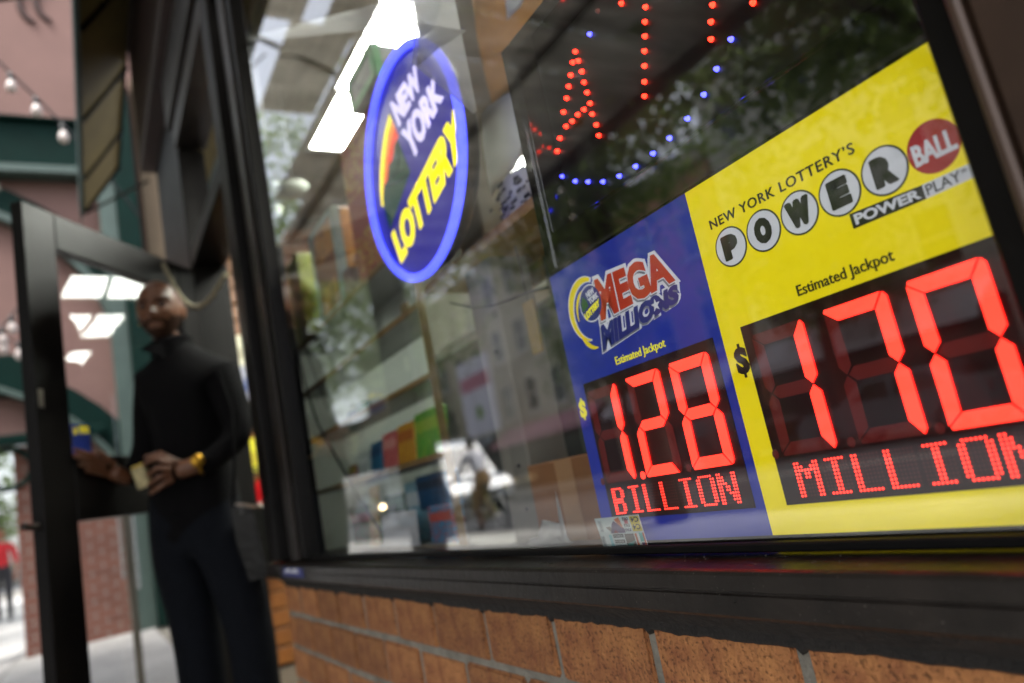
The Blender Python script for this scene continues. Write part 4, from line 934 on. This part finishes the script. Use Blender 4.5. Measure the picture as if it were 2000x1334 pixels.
b = B(); q = atD(290, 682, 2.60); b.add([q+Vector((0, 0, .02)), q+Vector((.02, -.03, -.005)), q+Vector((.04, .05, -.05)), q+Vector((.02, .05, .02))], [(0,1,2,3),(3,2,1,0)]); b.build('collar_tip', M_knit, man)
wa = (J['paL'][0]-J['wrL'][0]).normalized(); b = B(); ring(b, atD(391, 907, 2.452), wa, .034, .0055); wt = b.build('watch', M_gold, man)
b = B(); p = atD(386, 900, 2.41); b.lathe([(.001, -.006), (.021, -.006), (.022, 0), (.020, .006), (.001, .006)], p, 'x', 18); b.build('watch_case', M_gold, wt)
b = B(); b.ball(HP(.078, -.006, -.036), .004, 0, 2); b.build('earring', M_gold, man)
b = B(); b.tube([hR.lerp(hL, t)+Vector((0, 0, .085))+fac*(.11*math.sin(math.pi*t)-.0) for t in (-.3, -.1, .1, .3, .5, .7, .9, 1.1, 1.3)], .016, 8); b.build('belt', M_knit, man)
# what he carries
c0 = atD(276, 934, 2.415); M = Matrix.Translation(c0) @ m3.to_4x4() @ Matrix.Rotation(.35, 4, 'Z')
b = B(); b.bbox((-.022, -.034, -.012), (.026, .040, .008), .004, M=M); o = b.build('small_case', mat('dull brass case', '#8a7f5c', .4, metal=.4, var=.4, scale=50), loc=tuple(c0)); tag(o, 'small dull golden case held in the man\'s left hand', 'case')
b = B(); b.bbox((-.020, .0402, -.010), (.024, .047, .006), .002, M=M); b.build('lid', mat('brass', '#b59c50', .3, metal=.9), o)
bg_ = thing('shoulder_bag', 'black shiny bag hanging at the man\'s hip', 'bag', tuple(atD(480, 1120, 2.45)))
b = B(); q = [atD(u, v, 2.46) for u, v in ((450,985),(492,992),(512,1070),(524,1125),(488,1135),(462,1060))]
back = [p+Vector((-.05, .045, 0)) for p in q]; n_ = 6
b.add(q+back, [tuple(range(5, -1, -1)), tuple(range(6, 12))]+[(i, (i+1) % 6, 6+(i+1) % 6, 6+i) for i in range(6)]); b.build('pouch', mat('black shiny leather', '#0a0a0b', .3, spec=.3, var=.3, scale=30, bump=.5, bscale=40), bg_)
b = B(); b.tube([atD(455, 990, 2.45), atD(458, 900, 2.46), atD(452, 800, 2.52), atD(425, 725, 2.56)], .006, 7); b.build('strap', M_knit, bg_)
for u, v in ((468, 990), (472, 1002)): b = B(); b.ball(atD(u, v, 2.44), .004, 0, 2); b.build('stud', mat('steel stud', '#9a9a9a', .2, metal=1), bg_)

def simple_person(label, loc, cols, pose, hair):
    t = thing('person', label, 'person', loc); o = Vector(loc)
    b = B(); J = {k: (o+Vector(p), r_) for k, (p, r_) in pose.items()}
    E2 = [('pelvis','waist',2),('waist','chest',1),('chest','upch',1),('upch','neck',0),('upch','shL',1),('shL','elL',1),('elL','wrL',0),('wrL','paL',0),('upch','shR',1),('shR','elR',1),('elR','wrR',0),('wrR','paR',0),('pelvis','hipR',2),('pelvis','hipL',2),('hipR','knR',2),('hipL','knL',2),('knR','anR',4),('knL','anL',4),('anR','toR',3),('anL','toL',3)]
    vs, fs, mi = skin_mesh(J, E2, 2); b.v += [tuple(v) for v in vs]
    for f, m in zip(fs, mi): b.f.append(f); b.mi.append(m); b.sm.append(True)
    hd = J['neck'][0]+Vector(pose['_']) if '_' in pose else J['neck'][0]
    f_ = Vector(hair[1]); c = J['neck'][0]+Vector((0, 0, .13))+f_*.02
    P = head_mesh(b, c, f_, (0, 0, 1), .225, 0, 5)
    for s_ in ('L', 'R'):
        pa, wr = J['pa'+s_][0], J['wr'+s_][0]; d = (pa-wr).normalized(); sd = d.cross(Vector((0, 0, 1))).normalized()
        for k in range(4): finger(b, [pa+sd*(.012*(k-1.5)), pa+sd*(.013*(k-1.5))+d*.04, pa+sd*(.013*(k-1.5))+d*(.07-.006*abs(k-1.5))-Vector((0, 0, .015))], .009, 0)
        finger(b, [wr+d*.02+sd*.02, wr+d*.05+sd*.045, wr+d*.075+sd*.05], .010, 0)
    b.build('body', [mat('c'+c_, c_, .75) for c_ in cols]+[M_eye], t)
    b = B(); bm = bmesh.new(); bmesh.ops.create_icosphere(bm, subdivisions=3, radius=1)
    fv = f_.normalized()
    for v in bm.verts:
        d = v.co.copy(); front = d.dot(fv); v.co = c+Vector((0, 0, .028))-fv*.012+Vector((d.x*.088, d.y*.088, max(d.z, -.75+.9*max(0, front))*.100))*(1+.04*noise.noise(d*6))
    b.bm(bm, smooth=True); b.build('hair', mat('hair'+hair[0], hair[0], .8), t)
    return t
# cyclist seen in the window, heading away along the street
cyl = Vector((-11.7, -5.5, -.125))
pose = {'pelvis': ((.18, 0, .98), .13), 'waist': ((.10, 0, 1.13), .12), 'chest': ((.0, 0, 1.30), .14), 'upch': ((-.07, 0, 1.44), .10), 'neck': ((-.10, 0, 1.53), .055),
 'shL': ((-.06, -.17, 1.43), .07), 'elL': ((-.22, -.22, 1.22), .048), 'wrL': ((-.40, -.24, 1.10), .034), 'paL': ((-.47, -.24, 1.09), .03),
 'shR': ((-.06, .17, 1.43), .07), 'elR': ((-.22, .22, 1.22), .048), 'wrR': ((-.40, .24, 1.10), .034), 'paR': ((-.47, .24, 1.09), .03),
 'hipL': ((.12, -.09, .93), .10), 'hipR': ((.12, .09, .93), .10), 'knL': ((-.20, -.11, .72), .068), 'knR': ((-.08, .11, .55), .068), 'anL': ((.02, -.12, .38), .045), 'anR': ((.06, .12, .17), .045), 'toL': ((-.12, -.12, .33), .038), 'toR': ((-.08, .12, .11), .038)}
simple_person('cyclist in white shirt and tan shorts mirrored in the window', tuple(cyl), ['#6b4a36', '#d3d4de', '#8f6f42', '#2a2624', '#6b4a36'], pose, ('#1d1714', (-1, 0, -.05)))
bk = thing('bicycle', 'bicycle under the mirrored cyclist in white shirt', 'bicycle', tuple(cyl))
def W(x, y, z): return cyl+Vector((x, y, z))
for x in (-.56, .48):
    b = B(); ring(b, W(x, 0, .34), (0, 1, 0), .325, .018, 40); wh = b.build('wheel', mat('tyre rubber', '#1b1b1b', .8), bk)
    b = B(); ring(b, W(x, 0, .34), (0, 1, 0), .302, .009, 40); b.build('rim', mat('bright rim', '#c9c9c9', .3, metal=.8), wh)
    b = B()
    for k in range(16): a = k*math.pi/8; b.tube([W(x, .02*(-1)**k, .34), W(x+.3*math.cos(a), 0, .34+.3*math.sin(a))], .0018, 4)
    b.lathe([(.02, -.04), (.02, .04)], W(x, 0, .34), 'y', 10); b.build('spokes', MATS['bright rim'], wh)
    b = B(); b.tube([W(x+.36*math.cos(a), 0, .34+.36*math.sin(a)) for a in [R(20+14*k) for k in range(10)]], .016, 6); b.build('mudguard', mat('white guard', '#cfcfca', .4), bk)
b = B(); bb_, st_, hd = W(0, 0, .30), W(.16, 0, .86), W(-.38, 0, .80)
for p, q in ((bb_, st_), (bb_, W(-.40, 0, .68)), (W(.14, 0, .78), hd), (bb_, W(.48, 0, .34)), (W(.13, 0, .74), W(.48, 0, .34)), (hd, W(-.56, 0, .34))): b.tube([p, q], .016, 8)
b.build('frame', mat('bike frame yellow', '#8d8a3c', .4), bk)
b = B(); b.tube([hd, W(-.36, 0, 1.02), W(-.38, 0, 1.05)], .013, 8); b.tube([W(-.46, -.26, 1.07), W(-.40, -.1, 1.06), W(-.40, .1, 1.06), W(-.46, .26, 1.07)], .013, 8); b.build('handlebar', M_case, bk)
b = B(); b.lathe([(.001, -.02), (.05, -.015), (.09, 0), (.07, .03), (.001, .035)], W(.18, 0, .87), 'z', 14); b.build('saddle', M_case, bk)
b = B(); b.tube([bb_+Vector((0, -.08, 0)), bb_+Vector((0, .08, 0))], .012, 6); b.tube([bb_+Vector((0, -.08, 0)), W(0, -.09, .36), W(.0, -.14, .36)], .009, 6); b.tube([bb_+Vector((0, .08, 0)), W(.02, .09, .14), W(.02, .14, .14)], .009, 6); ring(b, bb_+Vector((0, .05, 0)), (0, 1, 0), .09, .006); b.build('crank', M_case, bk)
# pedestrian in red far down the pavement
std = {'pelvis': ((0, 0, .95), .13), 'waist': ((0, 0, 1.1), .125), 'chest': ((0, 0, 1.27), .145), 'upch': ((0, 0, 1.42), .105), 'neck': ((0, 0, 1.51), .055),
 'shL': ((0, .18, 1.40), .075), 'elL': ((.02, .24, 1.13), .05), 'wrL': ((.08, .23, .90), .035), 'paL': ((.10, .22, .83), .03), 'shR': ((0, -.18, 1.40), .075), 'elR': ((-.02, -.24, 1.13), .05), 'wrR': ((.04, -.24, .90), .035), 'paR': ((.06, -.24, .83), .03),
 'hipL': ((0, .09, .90), .10), 'hipR': ((0, -.09, .90), .10), 'knL': ((.10, .1, .50), .066), 'knR': ((-.02, -.1, .50), .066), 'anL': ((.08, .1, .09), .045), 'anR': ((-.20, -.1, .12), .045), 'toL': ((.22, .1, .045), .04), 'toR': ((-.08, -.1, .045), .04)}
simple_person('pedestrian in red jacket far down the pavement', (-17.5, -2.02, 0), ['#8a5a44', '#b51a22', '#1c1c22', '#222222', '#1c1c22'], std, ('#6a5030', (1, .1, 0)))

# ================================================================== STREET
def vehicle(name, label, cat, loc, prof, win, L, Wd, col, heading=1, wheels=(.8, 3.9), lamp=0, wr=.34):
    """side profile (x, z) run across the width, top narrowed; windows, wheels, lamps and bumpers on it"""
    t = thing(name, label, cat, loc); o = Vector(loc)
    def T(x, y, z): return o+Vector((heading*(x-L/2), y, z))
    ztop = max(p[1] for p in prof); m_ = mat('paint '+col, col, .25, coat=.6); gm = mat('vehicle glass', '#10151a', .05, spec=.8)
    def half(z): return Wd/2*(1-.13*max(0, (z-1.0)/(ztop-1.0))**1.3)
    b = B(); n = len(prof); vs = []
    for s_ in (-1, 1):
        for x, z in prof: vs.append(T(x, s_*half(z), z))
    for s_ in (-1, 1):
        for x, z in prof: vs.append(T(x+(.03 if x < L/2 else -.03), s_*(half(z)-.06), z+(.03 if z > .8 else 0)))
    fs = [tuple(range(n)), tuple(range(2*n-1, n-1, -1))]+[(i, n+i, n+(i+1) % n, (i+1) % n) for i in range(n)]
    b.add(vs[:2*n], fs); b.build('body', m_, t)
    for i, poly in enumerate(win):
        for s_ in (-1, 1):
            b = B(); k = len(poly); P = [T(x, s_*(half(z)+.006), z) for x, z in poly]; Q = [T(x, s_*(half(z)-.02), z) for x, z in poly]
            b.add(P+Q, [tuple(range(k)), tuple(range(2*k-1, k-1, -1))]+[(j, k+j, k+(j+1) % k, (j+1) % k) for j in range(k)]); b.build('side_window', gm, t)
    # windscreen and rear window: profile edges that slope
    for i in range(n):
        p, q = prof[i], prof[(i+1) % n]
        if min(p[1], q[1]) > .85 and abs(p[1]-q[1]) > .35:
            a, c = Vector(p).lerp(Vector(q), .1), Vector(p).lerp(Vector(q), .9); e = .012 if (p[0]+q[0])/2 > L/2 else -.012
            b = B(); b.add([T(a[0]+e, -half(a[1])+.1, a[1]+.01), T(a[0]+e, half(a[1])-.1, a[1]+.01), T(c[0]+e, half(c[1])-.1, c[1]+.01), T(c[0]+e, -half(c[1])+.1, c[1]+.01)], [(0,1,2,3),(3,2,1,0)]); b.build('windscreen', gm, t)
    for x in wheels:
        for s_ in (-1, 1):
            c = T(x, s_*(Wd/2-.10), wr); b = B(); b.lathe([(wr*.6, -.11), (wr*.95, -.11), (wr, -.07), (wr, .07), (wr*.95, .11), (wr*.6, .11)], c, 'y', 24); w_ = b.build('wheel', mat('tyre rubber', '#1b1b1b', .8), t)
            b = B(); b.lathe([(.001, -.09), (wr*.3, -.1), (wr*.6, -.09), (wr*.6, .09), (wr*.3, .1), (.001, .09)], c, 'y', 14); b.build('rim', mat('alloy rim', '#9a9a9c', .3, metal=.8), w_)
    xe = max(p[0] for p in prof)
    for s_ in (-1, 1):
        b = B(); c = T(xe-.05, s_*Wd*.37, .72); b.ball(c, .14, 0, 3, (.6, 1, .6)); b.build('headlight', mat('headlamp lit' if lamp else 'headlamp clear', '#fff4d8', .1, emit=lamp, emit_col='#ffdca0'), t)
        b = B(); c = T(.04, s_*Wd*.40, .85); b.ball(c, .11, 0, 2, (.5, .8, 1.3)); b.build('tail_light', mat('tail lamp', '#7a1414', .2), t)
    for x in (xe-.02, .02):
        b = B(); p0, p1 = T(x-.06, -Wd*.48, .30), T(x+.06, Wd*.48, .50); b.bbox([min(a, c) for a, c in zip(p0, p1)], [max(a, c) for a, c in zip(p0, p1)], .03); b.build('bumper', mat('bumper plastic', '#2a2b2d', .6), t)
    b = B(); p0, p1 = T(xe+.045, -.45, .52), T(xe-.08, .45, .70); b.bbox([min(a, c) for a, c in zip(p0, p1)], [max(a, c) for a, c in zip(p0, p1)], .01); b.build('grille', mat('grille', '#151515', .4), t)
    return t
van_prof = [(0, .35), (5.4, .35), (5.45, .75), (5.2, 1.05), (4.55, 1.2), (3.75, 2.25), (3.4, 2.42), (.15, 2.45), (0, 2.3)]
vehicle('parked_van', 'white van behind the cyclist mirrored in the window', 'van', (-21.6, -9.3, -.125), van_prof, [[(3.0, 1.35), (4.3, 1.3), (3.75, 2.1), (3.0, 2.15)], [(.4, 1.4), (1.5, 1.4), (1.5, 2.1), (.4, 2.1)]], 5.4, 2.0, '#b4bac2', 1, (.95, 4.4))
car_prof = [(0, .32), (4.5, .32), (4.55, .70), (4.3, .92), (3.25, 1.02), (2.55, 1.48), (1.1, 1.50), (.35, 1.08), (.02, .95)]
cwin = [[(2.0, 1.02), (3.05, 1.04), (2.5, 1.40), (2.0, 1.42)], [(.75, 1.06), (1.9, 1.02), (1.9, 1.42), (1.15, 1.42)]]
vehicle('oncoming_car', 'pale car with lit headlights coming down the street in the reflection', 'car', (-45, -15.4, -.125), car_prof, cwin, 4.5, 1.8, '#b9bdc2', 1, (.85, 3.7), 40)
vehicle('parked_car', 'grey car parked across the road in the reflection', 'car', (-9.5, -15.3, -.125), car_prof, cwin, 4.5, 1.8, '#5d6266', -1, (.85, 3.7))
vehicle('parked_car', 'dark red car parked across the road farther down in the reflection', 'car', (-15.0, -15.3, -.125), car_prof, cwin, 4.5, 1.8, '#4c1a1c', -1, (.85, 3.7))
# ------------------------------------------------------------------ trees
M_bark = mat('bark', '#3a322a', .9, var=.3, scale=12, bump=.6, bscale=30, stretch=(1, 1, .25))
def leafmat(nm, c1, c2):
    m = mat(nm, c1, .55, col2=c2, scale=1.4); p = m.node_tree.nodes['Principled BSDF']
    L = m.node_tree.links; n = m.node_tree.nodes; tr = n.new('ShaderNodeBsdfTranslucent'); mx = n.new('ShaderNodeMixShader'); mx.inputs[0].default_value = .45
    hv = n.new('ShaderNodeHueSaturation'); hv.inputs['Value'].default_value = 1.8; L.new(p.inputs['Base Color'].links[0].from_socket, hv.inputs['Color']); L.new(hv.outputs[0], tr.inputs[0]); L.new(p.outputs[0], mx.inputs[1]); L.new(tr.outputs[0], mx.inputs[2]); L.new(mx.outputs[0], n['Material Output'].inputs[0]); return m
M_leaf = leafmat('street tree leaf', (.05, .085, .02), (.15, .20, .05)); M_leaf2 = leafmat('far tree leaf', (.07, .11, .04), (.17, .22, .08))
def tree(label, x, y, hT, R_, H, nl, ls, seed, lm, trunk=.16, squash=1.0, lean=(0, 0), z0=0):
    r_ = random.Random(seed); t = thing('street_tree', label, 'tree', (x, y, z0), 'street trees')
    o = Vector((x, y, z0)); cz = hT+H*.5; b = B()
    topp = o+Vector((lean[0], lean[1], hT))
    tp = [o, o+Vector((lean[0]*.3+.03, lean[1]*.3, hT*.35)), o+Vector((lean[0]*.6-.04, lean[1]*.6+.03, hT*.7)), topp, topp+Vector((.05, .02, H*.45))]
    b.tube(tp, [trunk*1.35, trunk, trunk*.9, trunk*.8, trunk*.3], 10)
    ends = []
    for i in range(11):
        a = r_.uniform(0, 6.283); e = r_.uniform(.15, 1.15); st_ = o+Vector((lean[0], lean[1], hT+r_.uniform(-.3, H*.35)))
        L_ = R_*r_.uniform(.55, .95); d = Vector((math.cos(a)*math.cos(e), math.sin(a)*math.cos(e), math.sin(e)))
        m_ = st_+d*L_*.5+Vector((0, 0, .12*L_)); en = st_+d*L_+Vector((0, 0, .05)); b.tube([st_, m_, en], [trunk*.42, trunk*.25, trunk*.08], 6); ends.append(en); ends.append(m_)
        for k in range(2):
            e2 = m_+Vector((r_.uniform(-1, 1), r_.uniform(-1, 1), r_.uniform(-.2, .8)))*L_*.45; b.tube([m_, m_.lerp(e2, .5)+Vector((0, 0, .05)), e2], [trunk*.2, trunk*.12, trunk*.04], 5); ends.append(e2)
    b.build('trunk', M_bark, t)
    cl = list(ends)
    for i in range(int(22*squash)+14):
        while True:
            p = Vector((r_.uniform(-1, 1), r_.uniform(-1, 1), r_.uniform(-1, 1)))
            if .25 < p.length < 1: break
        cl.append(o+Vector((lean[0]+p.x*R_, lean[1]+p.y*R_, cz+p.z*H*.5)))
    b = B(); per = max(1, nl//len(cl)); vs = []; fs = []
    for c in cl:
        s_ = r_.uniform(.22, .42)*R_*.62
        for i in range(int(per*r_.uniform(.5, 1.5))):
            p = c+Vector((r_.gauss(0, 1)*s_, r_.gauss(0, 1)*s_, r_.gauss(0, .7)*s_))
            a = Vector((r_.uniform(-1, 1), r_.uniform(-1, 1), r_.uniform(-.9, .3))).normalized(); n = a.cross(Vector((r_.uniform(-.6, .6), r_.uniform(-.6, .6), 1))).normalized(); l = ls*r_.uniform(.6, 1.3)
            k = len(vs); up_ = a.cross(n)*l*.12
            vs += [p, p+a*l*.5+n*l*.30+up_, p+a*l, p+a*l*.5-n*l*.30+up_]; fs.append((k, k+1, k+2)); fs.append((k, k+2, k+3))
    b.add(vs, fs); b.build('crown', lm, t); return t
tree('near street tree opposite the light dot sign', -2.0, -4.7, 2.7, 2.2, 4.6, 10500, .13, 11, M_leaf, .15)
tree('street tree at the kerb, its dark trunk mirrored left of the jackpot sign', -6.0, -4.75, 2.9, 2.2, 4.4, 9500, .13, 12, M_leaf, .14)
tree('slim street tree at the kerb behind the mirrored cyclist', -11.6, -4.7, 2.9, 1.7, 3.4, 5000, .13, 13, M_leaf2, .09, lean=(.1, .1))
tree('tall tree across the road, nearest to the shop', -4.5, -17.6, 3.4, 3.0, 7.0, 6500, .26, 21, M_leaf, .2)
tree('broad tree across the road behind the grey parked car', -12.5, -17.6, 3.2, 2.8, 6.0, 5500, .26, 22, M_leaf2, .2)
tree('pale green tree across the road behind the white van', -22, -17.8, 3.2, 2.6, 5.6, 5000, .26, 23, M_leaf2, .18)
tree('tree across the road farthest down the street', -44, -17.6, 3.3, 3.0, 7.5, 5000, .28, 24, M_leaf2, .2)
tree('tree at the near kerb far down the pavement', -17.0, -4.3, 2.6, 3.0, 8.5, 8000, .2, 25, M_leaf2, .14)
tree('bushy tree beyond the pink portico', -24, -3.4, 2.0, 2.4, 5.0, 5000, .2, 26, M_leaf2, .16)
# ------------------------------------------------------------------ houses across the road
def house(label, x0, x1, h, col, storeys, wcol, shop, cat='building', yf=-20.2):
    t = thing('row_house', label, cat, ((x0+x1)/2, yf, 0), 'houses across the road'); W_ = x1-x0
    b = B(); b.box((x0, yf-8, -.1), (x1, yf, h)); b.build('wall', mat('wall '+col, col, .85, var=.18, scale=2.5), t)
    b = B(); b.bbox((x0-.05, yf+.002, h-.5), (x1+.05, yf+.35, h+.15), .04); b.build('cornice', mat('cornice '+wcol, wcol, .7), t)
    b = B(); b.box((x0+.2, yf+.002, .1), (x1-.2, yf+.12, 3.0)); b.build('shopfront', mat('shop glass', '#15181a', .1), t)
    b = B(); n = 8; b.prism([(yf+.01, 3.5), (yf+1.3, 2.7), (yf+1.3, 2.45), (yf+1.27, 2.45), (yf+1.27, 2.66), (yf+.01, 3.4)], x0+.4, x1-.4, ax='x'); b.build('shop_awning', mat('awn '+shop, shop, .7), t)
    n = max(2, int(W_/2.3)); proto_f = proto_p = None; sh_ = (h-4.2)/storeys
    for r_ in range(storeys):
        for k in range(n):
            cx = x0+(k+.5)*W_/n; z = 4.0+r_*sh_
            if proto_f is None:
                b = B(); wz = min(1.9, sh_*.62)
                for q in (((-.6, 0), (-.5, wz)), ((.5, 0), (.6, wz)), ((-.499, 0), (.499, .1)), ((-.499, wz-.1), (.499, wz)), ((-.499, wz/2-.03), (.499, wz/2+.03))): b.box((cx+q[0][0], yf+.003, z+q[0][1]), (cx+q[1][0], yf+.10, z+q[1][1]))
                b.box((cx-.72, yf+.003, z-.15), (cx+.72, yf+.16, z-.005)); proto_f = b.build('window', mat('trim '+wcol, wcol, .6), t)
                b = B(); b.box((cx-.5, yf+.003, z+.1), (cx+.5, yf+.04, z+wz-.1)); proto_p = b.build('pane', mat('far pane', '#2a3238', .05, spec=.8), proto_f); base = (cx, z)
            else:
                f = share(proto_f, 'window', t, (cx-base[0], 0, z-base[1])); share(proto_p, 'pane', f)
house('red brick house across the road with cream trim', -8.5, 3, 12.5, '#7a3a28', 3, '#b9ae98', '#2c3c34')
house('pale grey house across the road with white trim', -17, -8.7, 14.5, '#c0bcb0', 3, '#cfcdc4', '#d6d0d4')
house('salmon brick house across the road with tan trim', -25.5, -17.2, 11.5, '#b07f68', 2, '#a39a88', '#c9c3ca')
house('cream house across the road with pink shop awning', -36, -25.7, 14, '#c6bfac', 3, '#d0cbc0', '#b5808c')
house('sand coloured house across the road at the far end', -58, -36.2, 13, '#b8af9a', 3, '#a89e8c', '#8a8f98')
# white shop banner mirrored above the cyclist
p = Vector((-35.0, -18.2, 0)); t = thing('street_banner', 'white and pink banner on a pole across the road', 'banner', tuple(p))
b = B(); b.tube([p, p+Vector((0, 0, 7.6))], .06, 10); b.build('pole', M_bronze, t)
b = B(); b.bbox((-36.5, -18.25, 3.4), (-32.7, -18.15, 7.6), .02); pn = b.build('panel', mat('banner white', '#cfccd8', .6), t)
b = B(); b.box((-36.3, -18.149, 5.9), (-32.9, -18.142, 6.7)); b.build('pink_band', mat('banner pink', '#b56a80', .6), pn)
b = B(); disc(b, -34.6, 4.6, .4, .4, -18.149, -18.142); b.build('green_spot', mat('banner green', '#6a8a3c', .6), pn)

# ------------------------------------------------------------------ pink portico over the pavement ahead
po = thing('pink_portico', 'pink portico with dark green beams and arches across the pavement ahead', 'building', (-9.1, -2, 0))
M_pink = mat('pink stucco', '#81635c', .85, var=.06, scale=2, bump=.05, bscale=50); M_green = mat('dark green steel', '#06231e', .6, spec=.1, var=.15, scale=5); M_pale = mat('pale green steel', '#44554f', .5, var=.1, scale=5)
b = B(); b.box((-9.4, -1.75, 2.20), (-9.0, 1.9, 9)); b.build('stucco_wall', M_pink, po)
def hb(nm, y0, y1, z0, z1, m, d=.12): b = B(); b.bbox((-8.998, y0, z0), (-9+d, y1, z1), .01); return b.build(nm, m, po)
hb('upper_beam', -1.75, -.02, 5.20, 5.76, M_green, .16); hb('upper_beam_flange', -1.75, -.02, 5.10, 5.197, M_pale, .24); hb('upper_beam_flange', -1.75, -.02, 5.763, 5.80, M_green, .24)
hb('middle_beam', -1.75, -.85, 2.62, 3.06, M_green, .12); hb('lower_beam', -1.75, -.30, 2.10, 2.20, M_green, .2)
def arch(cz, c0, a, h, t0, t1, m, d, nm):
    b = B(); n = 28
    for i in range(n):
        A = [math.pi*i/n, math.pi*(i+1)/n]
        q = [(c0+(a+t)*math.cos(an), cz+(h+t)*math.sin(an)) for an, t in ((A[0], t0), (A[1], t0), (A[1], t1), (A[0], t1))]
        if min(p[0] for p in q) > -1.75: b.prism(q, -8.997, -9+d, ax='x')
    b.build(nm, m, po)
arch(3.27, -3.0, 2.9, 1.85, 0, .28, M_green, .10, 'upper_arch'); arch(3.27, -3.0, 2.9, 1.85, -.08, 0, M_pale, .16, 'upper_arch_flange')
arch(1.35, -3.0, 2.9, 1.75, 0, .26, M_green, .11, 'lower_arch'); arch(1.35, -3.0, 2.9, 1.75, -.06, 0, M_pale, .17, 'lower_arch_flange')
b = B(); b.bbox((-8.995, .02, 0), (-8.70, .24, 6.5), .01); b.build('column', M_green, po)
b = B(); b.bbox((-8.995, -.16, 0), (-8.76, .017, 6.5), .01); b.build('column_flange', M_pale, po)
b = B(); b.bbox((-8.995, .30, 2.2), (-8.90, .62, 6.5), .01); b.build('tan_strip', mat('tan stucco', '#6a5a46', .8, var=.1), po)
b = B(); ring(b, (-8.9, -1.18, 1.86), (1, 0, 0), .20, .03, 24); ring(b, (-8.9, -1.62, 1.86), (1, 0, 0), .20, .03, 24); b.build('ring_bracket', M_green, po)
M_pier = mat('far brick', '#8a4a3a', .85, var=.15, scale=9)
nb = M_pier.node_tree; bt = nb.nodes.new('ShaderNodeTexBrick'); bt.inputs['Scale'].default_value = 1; bt.inputs['Brick Width'].default_value = .21; bt.inputs['Row Height'].default_value = .07; bt.inputs['Mortar Size'].default_value = .008
bt.inputs['Color1'].default_value = lin('#6d3a2c'); bt.inputs['Color2'].default_value = lin('#7d4838'); bt.inputs['Mortar'].default_value = lin('#8a8078')
tcn = [q for q in nb.nodes if q.type == 'TEX_COORD'][0]; sx_ = nb.nodes.new('ShaderNodeSeparateXYZ'); cx_ = nb.nodes.new('ShaderNodeCombineXYZ')
nb.links.new(tcn.outputs['Object'], sx_.inputs[0]); nb.links.new(sx_.outputs['Y'], cx_.inputs['X']); nb.links.new(sx_.outputs['Z'], cx_.inputs['Y']); nb.links.new(cx_.outputs[0], bt.inputs['Vector']); nb.links.new(bt.outputs['Color'], nb.nodes['Principled BSDF'].inputs['Base Color'])
b = B(); b.box((-9.4, -1.14, 0), (-8.99, -.90, 2.095)); b.build('brick_pier', M_pier, po)
b = B(); b.box((-9.4, -.66, 0), (-8.99, -.162, 2.095)); b.box((-9.4, .245, 0), (-8.99, 1.9, 2.195)); b.build('brick_base', M_pier, po)
for y in (-1.55,): b = B(); b.box((-9.4, y-.2, 0), (-9.0, y, 2.195)); b.build('brick_pier', M_pier, po)
b = B()
for u, v in ((68, 8), (100, 6)):
    c = atX(u, v, -8.99); b.tube([c+Vector((0, .16*math.cos(a), .26*math.sin(a))) for a in [R(100+20*k) for k in range(9)]], .035, 6)
b.build('wall_lettering', mat('dark brown paint', '#3a2420', .7), po)
# grey post with bead chains
pst = thing('chain_post', 'grey metal post with shiny bead chains seen through the lower door glass', 'post', (-4.85, -.33, 0))
b = B(); b.bbox((-4.88, -.355, 0), (-4.82, -.315, 1.12), .006); b.build('post', mat('post grey', '#6d6658', .5, metal=.3), pst)
M_chr = mat('chrome bead', '#d8d8d8', .08, metal=1)
for (x, y, z0, z1) in ((-4.80, -.375, .66, 1.10), (-4.79, -.305, .58, 1.10)):
    b = B(); z = z1
    while z > z0: b.ball((x, y, z), .011, 0, 2); z -= .023
    b.tube([(x, y, z0), (x, y, z1+.01), (-4.85, -.33, 1.115)], .002, 4); b.build('bead_chain', M_chr, pst)
# string lights
def string(label, pts, bulbs):
    t = thing('string_light', label, 'string light', tuple(pts[0]), 'string lights across the pavement')
    b = B(); b.tube(pts, .010, 6); b.build('cable', M_case, t)
    for s_ in bulbs:
        k = min(len(pts)-2, int(s_)); p = Vector(pts[k]).lerp(Vector(pts[k+1]), s_-k)
        b = B(); b.lathe([(.001, .0), (.022, -.005), (.024, -.06), (.001, -.062)], p, 'z', 12); sk = b.build('socket', M_case, t)
        b = B(); b.lathe([(.018, -.062), (.035, -.10), (.040, -.13), (.028, -.16), (.001, -.172)], p, 'z', 14); b.build('bulb', mat('frosted bulb', '#c9bdb8', .2), sk)
def S(pts, x): return [atX(u, v, x) for u, v in pts]
string('string of bulbs crossing in front of the pink wall, highest one', S([(-120, 20), (-50, 80), (0, 122), (15, 138), (70, 190), (125, 245), (200, 330), (270, 420)], -6.2), [1.4, 3.1, 4.0, 4.95, 5.7])
string('lower string of bulbs in front of the pink wall beside the door', S([(-60, 690), (0, 645), (20, 620), (45, 590), (90, 540)], -7.5), [1.2, 2.1, 2.9])
string('lowest string of bulbs beside the open door', S([(-60, 630), (0, 655), (30, 668), (60, 675), (120, 700)], -8.0), [1.2, 2.2, 3.3])
